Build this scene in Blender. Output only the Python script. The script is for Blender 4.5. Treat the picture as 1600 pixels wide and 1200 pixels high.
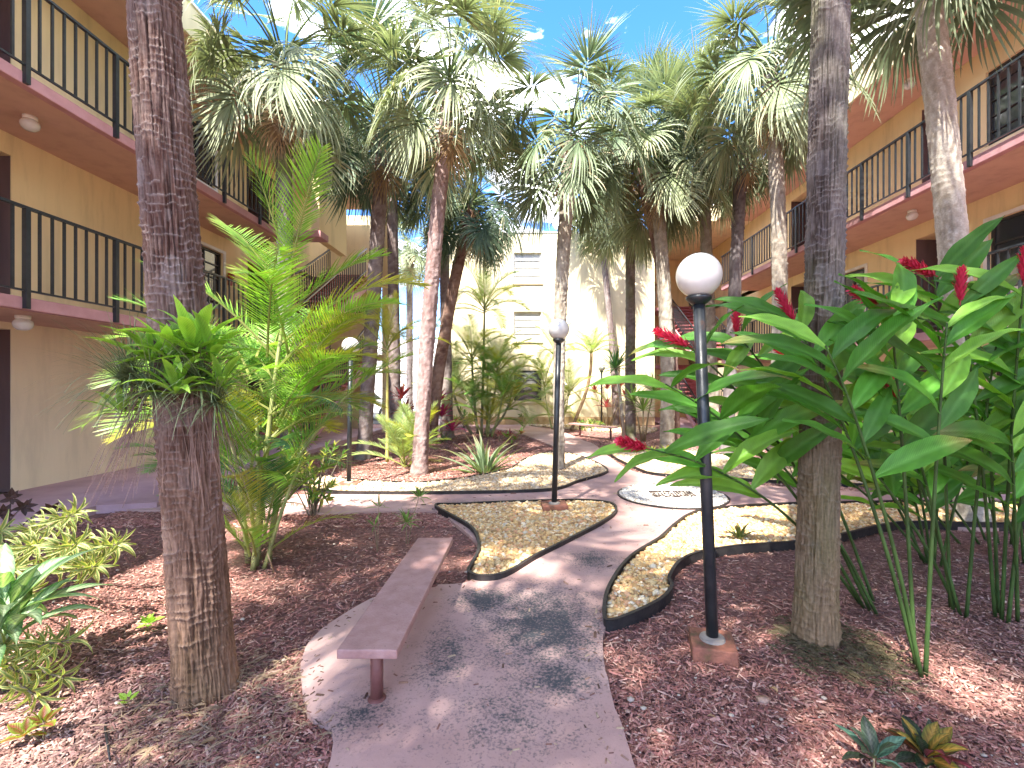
import bpy, bmesh, math, random
import numpy as np
from mathutils import Vector, Matrix, noise as mnoise
from mathutils.geometry import delaunay_2d_cdt
R = math.radians
random.seed(7); rng = np.random.default_rng(7)
for o in list(bpy.data.objects): bpy.data.objects.remove(o)
S = bpy.context.scene
COL = S.collection

# ------------------------------------------------------------------ camera, sky, sun, exposure
EYE = 1.6; FPX = 733.0; VX = 826.0; VY = 603.0
cam_d = bpy.data.cameras.new('camera'); cam = bpy.data.objects.new('camera', cam_d); COL.objects.link(cam)
cam_d.sensor_width = 36; cam_d.lens = 36*FPX/1600; cam_d.clip_start = .05; cam_d.clip_end = 3000
cam_d.shift_x = -(VX-800)/1600; cam_d.shift_y = (VY-600)/1600
cam.location = (0, 0, EYE); cam.rotation_euler = (R(90), 0, 0)
S.camera = cam

SUN_EL = 56; SUN_AZ = 206      # azimuth of the sun, degrees clockwise from +Y (behind the camera and to the left)
W = bpy.data.worlds.new('World'); S.world = W; W.use_nodes = True
nt = W.node_tree; nt.nodes.clear()
out = nt.nodes.new('ShaderNodeOutputWorld'); bg = nt.nodes.new('ShaderNodeBackground')
sky = nt.nodes.new('ShaderNodeTexSky'); sky.sky_type = 'NISHITA'; sky.sun_disc = False
sky.sun_elevation = R(SUN_EL); sky.sun_rotation = R(SUN_AZ); sky.ozone_density = 2.0; sky.dust_density = .3; sky.air_density = 1.0
hs = nt.nodes.new('ShaderNodeHueSaturation'); hs.inputs['Saturation'].default_value = 1.3
tint = nt.nodes.new('ShaderNodeMix'); tint.data_type = 'RGBA'; tint.blend_type = 'MULTIPLY'; tint.inputs[0].default_value = 1; tint.inputs[7].default_value = (.36, .36, .44, 1)
tc = nt.nodes.new('ShaderNodeTexCoord'); mp = nt.nodes.new('ShaderNodeMapping'); mp.inputs['Scale'].default_value = (1.6, 1.6, 3.2); mp.inputs['Location'].default_value = (.0, 1.2, .3)
nz = nt.nodes.new('ShaderNodeTexNoise'); nz.inputs['Scale'].default_value = 2.3; nz.inputs['Detail'].default_value = 9; nz.inputs['Roughness'].default_value = .58
cr = nt.nodes.new('ShaderNodeValToRGB'); cr.color_ramp.elements[0].position = .515; cr.color_ramp.elements[1].position = .62
cr.color_ramp.elements[1].color = (.8, .8, .8, 1)
mx = nt.nodes.new('ShaderNodeMix'); mx.data_type = 'RGBA'; mx.inputs[7].default_value = (8.6, 8.3, 7.8, 1)
bg.inputs['Strength'].default_value = .15
L = nt.links.new
L(sky.outputs[0], hs.inputs['Color']); L(tc.outputs['Generated'], mp.inputs['Vector']); L(mp.outputs[0], nz.inputs['Vector'])
L(nz.outputs['Fac'], cr.inputs[0]); L(cr.outputs[0], mx.inputs[0]); L(hs.outputs[0], tint.inputs[6]); L(tint.outputs[2], mx.inputs[6]); L(mx.outputs[2], bg.inputs[0]); L(bg.outputs[0], out.inputs[0])
sd = bpy.data.lights.new('sun', 'SUN'); sd.energy = 2.0; sd.angle = R(.7); sd.color = (1, .95, .86)
so = bpy.data.objects.new('sun', sd); COL.objects.link(so)
a = R(SUN_AZ); e = R(SUN_EL)
sdir = Vector((math.sin(a)*math.cos(e), math.cos(a)*math.cos(e), math.sin(e)))
so.rotation_euler = sdir.to_track_quat('Z', 'Y').to_euler(); so.location = sdir*50
S.view_settings.view_transform = 'Standard'; S.view_settings.look = 'None'; S.view_settings.gamma = 1
S.view_settings.exposure = 3.4; S.view_settings.use_curve_mapping = False
S.render.engine = 'CYCLES'
S.cycles.max_bounces = 9; S.cycles.diffuse_bounces = 7; S.cycles.transmission_bounces = 4; S.cycles.transparent_max_bounces = 8

# ------------------------------------------------------------------ helpers
def G(px, py, z=0.0):            # the place on the ground (height z) seen at a pixel of the photograph
    Y = (EYE-z)*FPX/(py-VY); return Vector(((px-VX)/FPX*Y, Y, z))
def P(px, py, Y):                # the place at distance Y
    return Vector(((px-VX)/FPX*Y, Y, EYE+(VY-py)/FPX*Y))

def tag(o, label=None, cat=None, group=None, kind=None):
    if label: o['label'] = label
    if cat: o['category'] = cat
    if group: o['group'] = group
    if kind: o['kind'] = kind
    return o
def link(name, data, parent=None, M=None):
    o = bpy.data.objects.new(name, data); COL.objects.link(o)
    if parent: o.parent = parent
    if M is not None: o.matrix_local = M
    return o
def empty(name, loc, label, cat, group=None, rz=0):
    o = bpy.data.objects.new(name, None); COL.objects.link(o); o.location = loc; o.rotation_euler = (0, 0, rz)
    o.empty_display_size = .2
    return tag(o, label, cat, group)

class MB:
    def __init__(s): s.v = []; s.f = []; s.m = []; s.c = []; s.col = (1, 1, 1)
    def add(s, vs, fs, mi=0, cols=None):
        b = len(s.v)
        for i, p in enumerate(vs):
            s.v.append(tuple(p)); s.c.append(cols[i] if cols else s.col)
        for f in fs: s.f.append(tuple(b+i for i in f)); s.m.append(mi)
    def box(s, x0, x1, y0, y1, z0, z1, mi=0):
        s.add([(x0,y0,z0),(x1,y0,z0),(x1,y1,z0),(x0,y1,z0),(x0,y0,z1),(x1,y0,z1),(x1,y1,z1),(x0,y1,z1)],
              [(0,3,2,1),(4,5,6,7),(0,1,5,4),(1,2,6,5),(2,3,7,6),(3,0,4,7)], mi)
    def bar(s, a, b, w, h, mi=0, up=Vector((0,0,1))):
        a = Vector(a); b = Vector(b); d = (b-a).normalized(); sd_ = d.cross(up)
        if sd_.length < 1e-4: sd_ = Vector((1,0,0))
        sd_.normalize(); u = sd_.cross(d)
        vs = []
        for p in (a, b):
            for i, j in ((-1,-1),(1,-1),(1,1),(-1,1)): vs.append(p+sd_*(w/2*i)+u*(h/2*j))
        s.add(vs, [(3,2,1,0),(4,5,6,7),(0,1,5,4),(1,2,6,5),(2,3,7,6),(3,0,4,7)], mi)
    def tube(s, pts, rad, n=8, mi=0, cap=True, cols=None):
        pts = [Vector(p) for p in pts]; vs = []; cs = []; ref = Vector((.3, 1, .1)).normalized()
        for i, p in enumerate(pts):
            d = (pts[min(i+1, len(pts)-1)]-pts[max(i-1, 0)]).normalized()
            x = d.cross(ref)
            if x.length < .1: x = d.cross(Vector((1,0,0)))
            x.normalize(); y = d.cross(x)
            r = rad[i] if hasattr(rad, '__len__') else rad
            for k in range(n):
                t = 2*math.pi*k/n; vs.append(p+x*(math.cos(t)*r)+y*(math.sin(t)*r)); cs.append(cols[i] if cols else s.col)
        fs = [(i*n+k, i*n+(k+1) % n, (i+1)*n+(k+1) % n, (i+1)*n+k) for i in range(len(pts)-1) for k in range(n)]
        if cap: fs += [tuple(range(n))[::-1], tuple((len(pts)-1)*n+k for k in range(n))]
        s.add(vs, fs, mi, cs)
    def lathe(s, c, prof, n=24, mi=0):
        c = Vector(c); vs = []
        for r, z in prof:
            for k in range(n):
                t = 2*math.pi*k/n; vs.append((c.x+r*math.cos(t), c.y+r*math.sin(t), c.z+z))
        fs = [(i*n+k, i*n+(k+1) % n, (i+1)*n+(k+1) % n, (i+1)*n+k) for i in range(len(prof)-1) for k in range(n)]
        fs += [tuple(range(n))[::-1], tuple((len(prof)-1)*n+k for k in range(n))]
        s.add(vs, fs, mi)
    def mesh(s, name, mats, smooth=False):
        me = bpy.data.meshes.new(name); me.from_pydata(s.v, [], s.f)
        for m in (mats if isinstance(mats, (list, tuple)) else [mats]): me.materials.append(m)
        me.polygons.foreach_set('material_index', s.m)
        if smooth: me.polygons.foreach_set('use_smooth', [True]*len(me.polygons))
        ca = me.color_attributes.new('Col', 'FLOAT_COLOR', 'POINT')
        ca.data.foreach_set('color', [x for c in s.c for x in (c[0], c[1], c[2], 1)])
        me.update(); return me
    def build(s, name, mats, parent=None, smooth=False, bevel=0):
        o = link(name, s.mesh(name, mats, smooth), parent)
        if bevel:
            b = o.modifiers.new('bevel', 'BEVEL'); b.width = bevel; b.segments = 2; b.limit_method = 'ANGLE'
        return o

def bulk(name, V, F, C, mats, parent=None, smooth=False):     # many small pieces in one stuff mesh
    me = bpy.data.meshes.new(name); k = F.shape[1]
    me.vertices.add(len(V)); me.vertices.foreach_set('co', V.astype(np.float32).ravel())
    me.loops.add(F.size); me.loops.foreach_set('vertex_index', F.astype(np.int32).ravel())
    me.polygons.add(len(F)); me.polygons.foreach_set('loop_start', np.arange(0, F.size, k, dtype=np.int32))
    if smooth: me.polygons.foreach_set('use_smooth', np.ones(len(F), dtype=bool))
    me.materials.append(mats); me.update(calc_edges=True)
    if C is not None:
        ca = me.color_attributes.new('Col', 'FLOAT_COLOR', 'POINT')
        ca.data.foreach_set('color', np.hstack([C, np.ones((len(C), 1))]).astype(np.float32).ravel())
    me.validate()
    return link(name, me, parent)

# ------------------------------------------------------------------ materials
def newmat(name):
    m = bpy.data.materials.new(name); m.use_nodes = True; n = m.node_tree; n.nodes.clear()
    o = n.nodes.new('ShaderNodeOutputMaterial'); b = n.nodes.new('ShaderNodeBsdfPrincipled'); n.links.new(b.outputs[0], o.inputs[0])
    return m, n, b, o
def N(n, t, **kw):
    x = n.nodes.new('ShaderNode'+t)
    for k, v in kw.items():
        if k in x.inputs: x.inputs[k].default_value = v
        else: setattr(x, k, v)
    return x
def ramp(n, stops):
    r = n.nodes.new('ShaderNodeValToRGB'); el = r.color_ramp.elements
    while len(el) < len(stops): el.new(.5)
    for e_, (p, c) in zip(el, stops): e_.position = p; e_.color = (*c, 1) if len(c) == 3 else c
    return r
def mat(name, stops, rough=.8, scale=3, bscale=60, bump=.15, bdist=.01, detail=8, stretch=(1,1,1), spec=.3, metal=0, specks=0):
    m, n, b, o = newmat(name)
    g = N(n, 'TexCoord'); mp_ = N(n, 'Mapping'); mp_.inputs['Scale'].default_value = stretch
    n.links.new(g.outputs['Object'], mp_.inputs[0])
    t = N(n, 'TexNoise', Scale=scale, Detail=detail, Roughness=.62); n.links.new(mp_.outputs[0], t.inputs['Vector'])
    if len(stops) == 1: stops = [(0.3, tuple(x*.93 for x in stops[0])), (.7, tuple(min(1, x*1.06) for x in stops[0]))]
    r = ramp(n, stops); n.links.new(t.outputs['Fac'], r.inputs[0]); n.links.new(r.outputs[0], b.inputs['Base Color'])
    if specks:
        v = N(n, 'TexVoronoi', Scale=specks); n.links.new(g.outputs['Object'], v.inputs['Vector']); sp = ramp(n, [(.05, (1, 1, 1)), (.09, (0, 0, 0))]); n.links.new(v.outputs['Distance'], sp.inputs[0])
        w_ = N(n, 'TexNoise', Scale=5, Detail=9, Roughness=.75); n.links.new(g.outputs['Object'], w_.inputs['Vector']); wr = ramp(n, [(.58, (0, 0, 0)), (.66, (.6, .6, .6))]); n.links.new(w_.outputs['Fac'], wr.inputs[0])
        ma = N(n, 'Mix', data_type='RGBA'); ma.inputs[7].default_value = (.16, .10, .09, 1); n.links.new(wr.outputs[0], ma.inputs[0]); n.links.new(r.outputs[0], ma.inputs[6])
        mb_ = N(n, 'Mix', data_type='RGBA'); mb_.inputs[7].default_value = (.05, .035, .03, 1); n.links.new(sp.outputs[0], mb_.inputs[0]); n.links.new(ma.outputs[2], mb_.inputs[6]); n.links.new(mb_.outputs[2], b.inputs['Base Color'])
    t2 = N(n, 'TexNoise', Scale=bscale, Detail=5); n.links.new(mp_.outputs[0], t2.inputs['Vector'])
    bp = N(n, 'Bump', Strength=bump, Distance=bdist); n.links.new(t2.outputs['Fac'], bp.inputs['Height']); n.links.new(bp.outputs[0], b.inputs['Normal'])
    b.inputs['Roughness'].default_value = rough; b.inputs['Specular IOR Level'].default_value = spec; b.inputs['Metallic'].default_value = metal
    return m
def leafmat(name, rough=.45, trans=.35, var=.22, spec=.4, tr_tint=(1.25, 1.35, .5), veins=0):
    m, n, b, o = newmat(name)
    at = N(n, 'Attribute', attribute_name='Col'); oi = N(n, 'ObjectInfo'); mr = N(n, 'MapRange'); mr.inputs['To Min'].default_value = 1-var; mr.inputs['To Max'].default_value = 1+var
    n.links.new(oi.outputs['Random'], mr.inputs['Value'])
    g = N(n, 'TexCoord'); t = N(n, 'TexNoise', Scale=9, Detail=5); n.links.new(g.outputs['Object'], t.inputs['Vector'])
    mr2 = N(n, 'MapRange'); mr2.inputs['To Min'].default_value = .72; mr2.inputs['To Max'].default_value = 1.28; n.links.new(t.outputs['Fac'], mr2.inputs['Value'])
    mu = N(n, 'Math', operation='MULTIPLY'); n.links.new(mr.outputs[0], mu.inputs[0]); n.links.new(mr2.outputs[0], mu.inputs[1])
    h = N(n, 'HueSaturation'); n.links.new(at.outputs['Color'], h.inputs['Color']); n.links.new(mu.outputs[0], h.inputs['Value'])
    if veins:
        sx = N(n, 'SeparateXYZ'); n.links.new(g.outputs['Object'], sx.inputs[0]); ab = N(n, 'Math', operation='ABSOLUTE'); n.links.new(sx.outputs['Y'], ab.inputs[0])
        ml = N(n, 'Math', operation='MULTIPLY_ADD'); ml.inputs[1].default_value = -1.5; n.links.new(ab.outputs[0], ml.inputs[0]); n.links.new(sx.outputs['X'], ml.inputs[2])
        m3 = N(n, 'Math', operation='MULTIPLY'); m3.inputs[1].default_value = 480; n.links.new(ml.outputs[0], m3.inputs[0]); sn = N(n, 'Math', operation='SINE'); n.links.new(m3.outputs[0], sn.inputs[0])
        m4 = N(n, 'Math', operation='MULTIPLY_ADD'); m4.inputs[1].default_value = .09; m4.inputs[2].default_value = 1; n.links.new(sn.outputs[0], m4.inputs[0])
        m5 = N(n, 'Math', operation='MULTIPLY'); n.links.new(m4.outputs[0], m5.inputs[0]); n.links.new(mu.outputs[0], m5.inputs[1]); n.links.new(m5.outputs[0], h.inputs['Value'])
        bp = N(n, 'Bump', Strength=.25, Distance=.003); n.links.new(sn.outputs[0], bp.inputs['Height']); n.links.new(bp.outputs[0], b.inputs['Normal'])
    n.links.new(h.outputs[0], b.inputs['Base Color']); b.inputs['Roughness'].default_value = rough; b.inputs['Specular IOR Level'].default_value = spec
    tr = N(n, 'BsdfTranslucent'); mm = N(n, 'Mix', data_type='RGBA', blend_type='MULTIPLY'); mm.inputs[0].default_value = 1; mm.inputs[7].default_value = (*tr_tint, 1)
    n.links.new(h.outputs[0], mm.inputs[6]); n.links.new(mm.outputs[2], tr.inputs['Color'])
    ms = N(n, 'MixShader'); ms.inputs[0].default_value = trans; n.links.new(b.outputs[0], ms.inputs[1]); n.links.new(tr.outputs[0], ms.inputs[2]); n.links.new(ms.outputs[0], o.inputs[0])
    return m
def colmat(name, rough=.8, bump=.3, bscale=120, spec=.25, vmin=.8, vmax=1.2):
    m, n, b, o = newmat(name)
    at = N(n, 'Attribute', attribute_name='Col'); g = N(n, 'TexCoord'); t = N(n, 'TexNoise', Scale=bscale, Detail=4); n.links.new(g.outputs['Object'], t.inputs['Vector'])
    mr = N(n, 'MapRange'); mr.inputs['To Min'].default_value = vmin; mr.inputs['To Max'].default_value = vmax; n.links.new(t.outputs['Fac'], mr.inputs['Value'])
    h = N(n, 'HueSaturation'); n.links.new(at.outputs['Color'], h.inputs['Color']); n.links.new(mr.outputs[0], h.inputs['Value']); n.links.new(h.outputs[0], b.inputs['Base Color'])
    bp = N(n, 'Bump', Strength=bump, Distance=.005); n.links.new(t.outputs['Fac'], bp.inputs['Height']); n.links.new(bp.outputs[0], b.inputs['Normal'])
    b.inputs['Roughness'].default_value = rough; b.inputs['Specular IOR Level'].default_value = spec
    return m
def stucco(name, c, streak=.25):
    m, n, b, o = newmat(name)
    g = N(n, 'TexCoord'); mp_ = N(n, 'Mapping'); mp_.inputs['Scale'].default_value = (2.2, 2.2, .35); n.links.new(g.outputs['Object'], mp_.inputs[0])
    t = N(n, 'TexNoise', Scale=1.6, Detail=8, Roughness=.65); n.links.new(mp_.outputs[0], t.inputs['Vector'])
    r = ramp(n, [(.28, tuple(x*(1-streak) for x in c)), (.5, c), (.8, tuple(min(1, x*1.06) for x in c))]); n.links.new(t.outputs['Fac'], r.inputs[0])
    n.links.new(r.outputs[0], b.inputs['Base Color'])
    t2 = N(n, 'TexNoise', Scale=75, Detail=6, Roughness=.7); n.links.new(g.outputs['Object'], t2.inputs['Vector'])
    bp = N(n, 'Bump', Strength=.35, Distance=.008); n.links.new(t2.outputs['Fac'], bp.inputs['Height']); n.links.new(bp.outputs[0], b.inputs['Normal'])
    b.inputs['Roughness'].default_value = .9; b.inputs['Specular IOR Level'].default_value = .15
    return m

M_wall = stucco('tan_stucco', (.74, .59, .33), .2)
M_wall_low = stucco('beige_stucco', (.74, .62, .44), .18)
M_cream = stucco('cream_stucco', (.74, .64, .42), .16)
M_soffit = stucco('salmon_soffit', (.57, .37, .285), .16)
M_pink = mat('pink_concrete', [(.3, (.42, .21, .22)), (.6, (.5, .27, .28))], .75, 4, 50, .2)
M_step = mat('red_step_paint', [(.3, (.36, .10, .11)), (.7, (.45, .16, .16))], .7, 5)
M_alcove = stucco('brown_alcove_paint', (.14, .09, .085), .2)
M_door = mat('brown_door_paint', [(.4, (.10, .06, .05)), (.6, (.13, .08, .065))], .5, 3)
M_rail = mat('dark_railing_paint', [(.4, (.012, .016, .02)), (.66, (.03, .034, .038)), (.74, (.09, .045, .03))], .38, 8, 40, .08, spec=.5)
M_white = mat('white_frame_paint', [(.3, (.62, .6, .54)), (.7, (.78, .76, .7))], .5, 6)
M_darkframe = mat('dark_window_frame', [(.035, .032, .03)], .4)
M_bulb = mat('frosted_globe', [(.35, (.54, .53, .50)), (.7, (.68, .68, .66))], .16, 3, 20, .0, spec=.6)
M_base = mat('terracotta_block', [(.3, (.07, .08, .03)), (.45, (.19, .085, .055)), (.62, (.33, .13, .085)), (.85, (.22, .12, .09))], .85, 7, 60, .5)
M_bench = mat('bench_paint', [(.25, (.25, .135, .12)), (.5, (.33, .19, .172)), (.75, (.40, .25, .23))], .5, 11, 90, .3, specks=26)
M_benchleg = mat('bench_leg_paint', [(.4, (.13, .05, .045)), (.7, (.18, .075, .065))], .5, 8)
M_edge = mat('black_edging', [(.3, (.012, .012, .014)), (.7, (.04, .035, .033))], .5, 9, 40, .3)
M_iron = mat('rusty_iron', [(.3, (.03, .03, .035)), (.7, (.11, .07, .05))], .6, 9, metal=.3)
M_red = mat('red_alarm_plastic', [(.3, .02, .02)], .4)
M_road = mat('asphalt', [(.05, .05, .052)], .9)
M_curtain = mat('pale_blind', [(.3, (.45, .44, .4)), (.7, (.6, .6, .56))], .8)

def glassmat():
    m, n, b, o = newmat('window_glass')
    b.inputs['Base Color'].default_value = (.03, .035, .04, 1); b.inputs['Roughness'].default_value = .06; b.inputs['Specular IOR Level'].default_value = .9
    t = N(n, 'TexNoise', Scale=1.5); bp = N(n, 'Bump', Strength=.04, Distance=.02); n.links.new(t.outputs['Fac'], bp.inputs['Height']); n.links.new(bp.outputs[0], b.inputs['Normal'])
    return m
M_glass = glassmat()

def pathmat():
    m, n, b, o = newmat('painted_path')
    g = N(n, 'TexCoord')
    big = N(n, 'TexNoise', Scale=1.1, Detail=7, Roughness=.6); n.links.new(g.outputs['Object'], big.inputs['Vector'])
    base = ramp(n, [(.3, (.37, .225, .20)), (.5, (.46, .295, .262)), (.7, (.53, .37, .33))]); n.links.new(big.outputs['Fac'], base.inputs[0])
    med = N(n, 'TexNoise', Scale=13, Detail=8, Roughness=.72); n.links.new(g.outputs['Object'], med.inputs['Vector'])
    fine = N(n, 'TexNoise', Scale=62, Detail=6, Roughness=.75); n.links.new(g.outputs['Object'], fine.inputs['Vector'])
    # mildew stains: soft blobs on the slab, broken up by two noises
    prev = None
    for (cx, cy, rx, ry, s) in STAINS:
        mp_ = N(n, 'Mapping'); mp_.vector_type = 'TEXTURE'; mp_.inputs['Location'].default_value = (cx, cy, 0); mp_.inputs['Scale'].default_value = (rx, ry, 1000)
        n.links.new(g.outputs['Object'], mp_.inputs[0])
        ln = N(n, 'VectorMath', operation='LENGTH'); n.links.new(mp_.outputs[0], ln.inputs[0])
        mr = N(n, 'MapRange'); mr.inputs['From Min'].default_value = 1.25; mr.inputs['From Max'].default_value = .1; mr.inputs['To Max'].default_value = s; n.links.new(ln.outputs['Value'], mr.inputs['Value'])
        if prev is None: prev = mr.outputs[0]
        else:
            mxm = N(n, 'Math', operation='MAXIMUM'); n.links.new(prev, mxm.inputs[0]); n.links.new(mr.outputs[0], mxm.inputs[1]); prev = mxm.outputs[0]
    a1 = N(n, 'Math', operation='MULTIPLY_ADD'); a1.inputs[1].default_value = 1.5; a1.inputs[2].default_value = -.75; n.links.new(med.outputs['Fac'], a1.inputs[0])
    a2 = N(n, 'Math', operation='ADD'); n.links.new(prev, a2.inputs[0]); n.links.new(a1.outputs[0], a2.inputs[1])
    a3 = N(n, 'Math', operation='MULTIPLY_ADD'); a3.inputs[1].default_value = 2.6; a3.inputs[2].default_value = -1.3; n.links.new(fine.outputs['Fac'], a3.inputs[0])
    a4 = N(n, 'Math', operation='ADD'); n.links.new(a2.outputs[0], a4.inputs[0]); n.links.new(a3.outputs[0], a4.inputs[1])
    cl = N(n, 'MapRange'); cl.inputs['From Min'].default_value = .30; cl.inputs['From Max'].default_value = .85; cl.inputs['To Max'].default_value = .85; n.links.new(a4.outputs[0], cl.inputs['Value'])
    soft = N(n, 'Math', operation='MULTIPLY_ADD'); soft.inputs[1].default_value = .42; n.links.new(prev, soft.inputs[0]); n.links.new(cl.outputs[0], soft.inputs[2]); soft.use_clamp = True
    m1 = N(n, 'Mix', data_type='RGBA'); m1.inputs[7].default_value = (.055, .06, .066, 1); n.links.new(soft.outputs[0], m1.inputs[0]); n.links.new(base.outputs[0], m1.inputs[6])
    # specks
    v = N(n, 'TexVoronoi', Scale=16); n.links.new(g.outputs['Object'], v.inputs['Vector'])
    sp = ramp(n, [(.035, (1, 1, 1)), (.06, (0, 0, 0))]); n.links.new(v.outputs['Distance'], sp.inputs[0])
    m2 = N(n, 'Mix', data_type='RGBA'); m2.inputs[7].default_value = (.04, .03, .03, 1); n.links.new(sp.outputs[0], m2.inputs[0]); n.links.new(m1.outputs[2], m2.inputs[6])
    n.links.new(m2.outputs[2], b.inputs['Base Color'])
    bp = N(n, 'Bump', Strength=.35, Distance=.006); n.links.new(fine.outputs['Fac'], bp.inputs['Height']); n.links.new(bp.outputs[0], b.inputs['Normal'])
    b.inputs['Roughness'].default_value = .72; b.inputs['Specular IOR Level'].default_value = .3
    return m
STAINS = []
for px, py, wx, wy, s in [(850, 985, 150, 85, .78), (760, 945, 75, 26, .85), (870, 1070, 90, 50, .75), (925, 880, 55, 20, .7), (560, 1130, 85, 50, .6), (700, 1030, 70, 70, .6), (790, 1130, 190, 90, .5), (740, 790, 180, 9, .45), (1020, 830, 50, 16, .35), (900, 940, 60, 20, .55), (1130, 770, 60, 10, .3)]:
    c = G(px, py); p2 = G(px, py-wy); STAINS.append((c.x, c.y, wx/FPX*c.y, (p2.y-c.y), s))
M_path = pathmat()
M_walk = mat('sidewalk_paint', [(.3, (.36, .23, .25)), (.6, (.48, .32, .35))], .7, 2.5, 60, .2)
M_mulch = mat('mulch_soil', [(.25, (.10, .05, .04)), (.45, (.19, .095, .08)), (.6, (.28, .15, .13)), (.8, (.36, .23, .19))], .95, 26, 90, 1.0, .03, stretch=(1, 1, 1))
M_grit = mat('sandy_grit', [(.3, (.34, .25, .14)), (.7, (.5, .4, .26))], .95, 30, 90, .6)
M_chip = colmat('bark_chip', .9, .4, 150)
M_pebble = colmat('river_pebble', .6, .15, 180, .35, .85, 1.15)
M_trunk = colmat('palm_bark', .95, .9, 60, .1, .62, 1.38)
M_fan = leafmat('fan_leaf', .55, .22, .2, .25, (1.1, 1.15, .65))
M_feather = leafmat('feather_leaf', .42, .42, .18)
M_broad = leafmat('broad_leaf', .4, .36, .25, .35, veins=1)
M_petal = leafmat('petal', .5, .25, .15, .3, (1.3, .6, .6))
M_stem = colmat('plant_stem', .55, .2, 40)
M_root = colmat('fibrous_root', .95, .5, 90)

# ------------------------------------------------------------------ ground
def smooth_closed(pts, k=6, closed=True):
    n = len(pts); res = []
    for i in range(n if closed else n-1):
        if closed: p0, p1, p2, p3 = pts[i-1], pts[i], pts[(i+1) % n], pts[(i+2) % n]
        else: p0, p1, p2, p3 = pts[max(i-1, 0)], pts[i], pts[i+1], pts[min(i+2, n-1)]
        for j in range(k):
            t = j/k
            res.append(.5*((2*p1)+(p2-p0)*t+(2*p0-5*p1+4*p2-p3)*t*t+(3*p1-p0-3*p2+p3)*t**3))
    if not closed: res.append(pts[-1])
    return res
def inpoly(x, y, poly):
    poly = np.array([(p[0], p[1]) for p in poly]); r = np.zeros(x.shape, bool); j = len(poly)-1
    for i in range(len(poly)):
        xi, yi = poly[i]; xj, yj = poly[j]
        if yi != yj:
            r ^= ((yi > y) != (yj > y)) & (x < (xj-xi)*(y-yi)/(yj-yi)+xi)
        j = i
    return r
def slab(name, poly, z0, z1, m):
    pts = [Vector((p[0], p[1])) for p in poly]; n = len(pts)
    vv, ee, ff, *_ = delaunay_2d_cdt(pts, [], [list(range(n))], 1, 1e-5)
    b = MB(); b.add([(v.x, v.y, z1) for v in vv], [tuple(f) for f in ff])
    b.add([(p.x, p.y, z0) for p in pts]+[(p.x, p.y, z1) for p in pts], [(i, (i+1) % n, n+(i+1) % n, n+i) for i in range(n)])
    me = b.mesh(name, m); bm = bmesh.new(); bm.from_mesh(me); bmesh.ops.remove_doubles(bm, verts=bm.verts, dist=1e-4); bmesh.ops.recalc_face_normals(bm, faces=bm.faces); bm.to_mesh(me); bm.free()
    return link(name, me)
b = MB(); b.add([(-600, -600, -.004), (600, -600, -.004), (600, 900, -.004), (-600, 900, -.004)], [(0, 1, 2, 3)])
tag(b.build('ground', M_mulch), kind='structure')

path_px = [(515,1200),(482,1125),(470,1060),(482,1013),(522,977),(590,938),(660,922),(735,914),(748,880),(742,850),(705,818),(685,803),(600,803),(500,806),(400,802),(330,798),(200,800),
           (120,775),(235,768),(330,774),(500,776),(620,774),(760,768),(870,758),(925,742),(930,732),(900,714),(880,706),(855,695),(815,680),(770,670),(700,666),(640,662),
           (640,655),(720,658),(790,661),(835,668),(875,675),(912,690),(930,697),(952,716),(1000,742),(1140,757),(1250,766),(1400,775),(1560,785),
           (1560,830),(1400,818),(1210,812),(1120,815),(1080,830),(1050,850),(1000,885),(970,930),(958,960),(946,985),(942,1030),(958,1105),(990,1200)]
pp = [G(x, y) for x, y in path_px]
path_w = smooth_closed([Vector((.5, .4, 0)), Vector((.55, -3, 0)), Vector((-.7, -3, 0)), Vector((-.75, .6, 0))]+pp, 5)
# roughen the poured edge a little
for i, p in enumerate(path_w):
    p.x += .008*mnoise.noise(p*9); p.y += .008*mnoise.noise(p*9+Vector((5, 0, 0)))
tag(slab('path', path_w, -.05, .035, M_path), kind='structure')
LW = -7.3; LB = -5.94; RW = 8.33; RB = 6.98
walkL = [Vector((LW-.2, -3, 0)), Vector((-5.3, -3, 0)), Vector((-5.35, 4.5, 0)), G(150, 790, .1), G(245, 785, .1), Vector((-5.1, 9, 0)), Vector((-5.1, 16.5, 0)), Vector((LW-.2, 16.5, 0))]
tag(slab('sidewalk', walkL, -.05, .10, M_walk), kind='structure')
walkR = [Vector((RW+.2, -3, 0)), Vector((6.3, -3, 0)), Vector((6.3, 17, 0)), Vector((5.4, 17.2, 0)), Vector((5.4, 23, 0)), Vector((RW+.2, 23, 0))]
tag(slab('sidewalk', walkR, -.05, .07, M_walk), kind='structure')
tag(slab('road', [Vector((-60, 19.6, 0)), Vector((-60, 28, 0)), Vector((-3.6, 28, 0)), Vector((-3.6, 19.6, 0))], -.05, .02, M_road), kind='structure')

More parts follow.
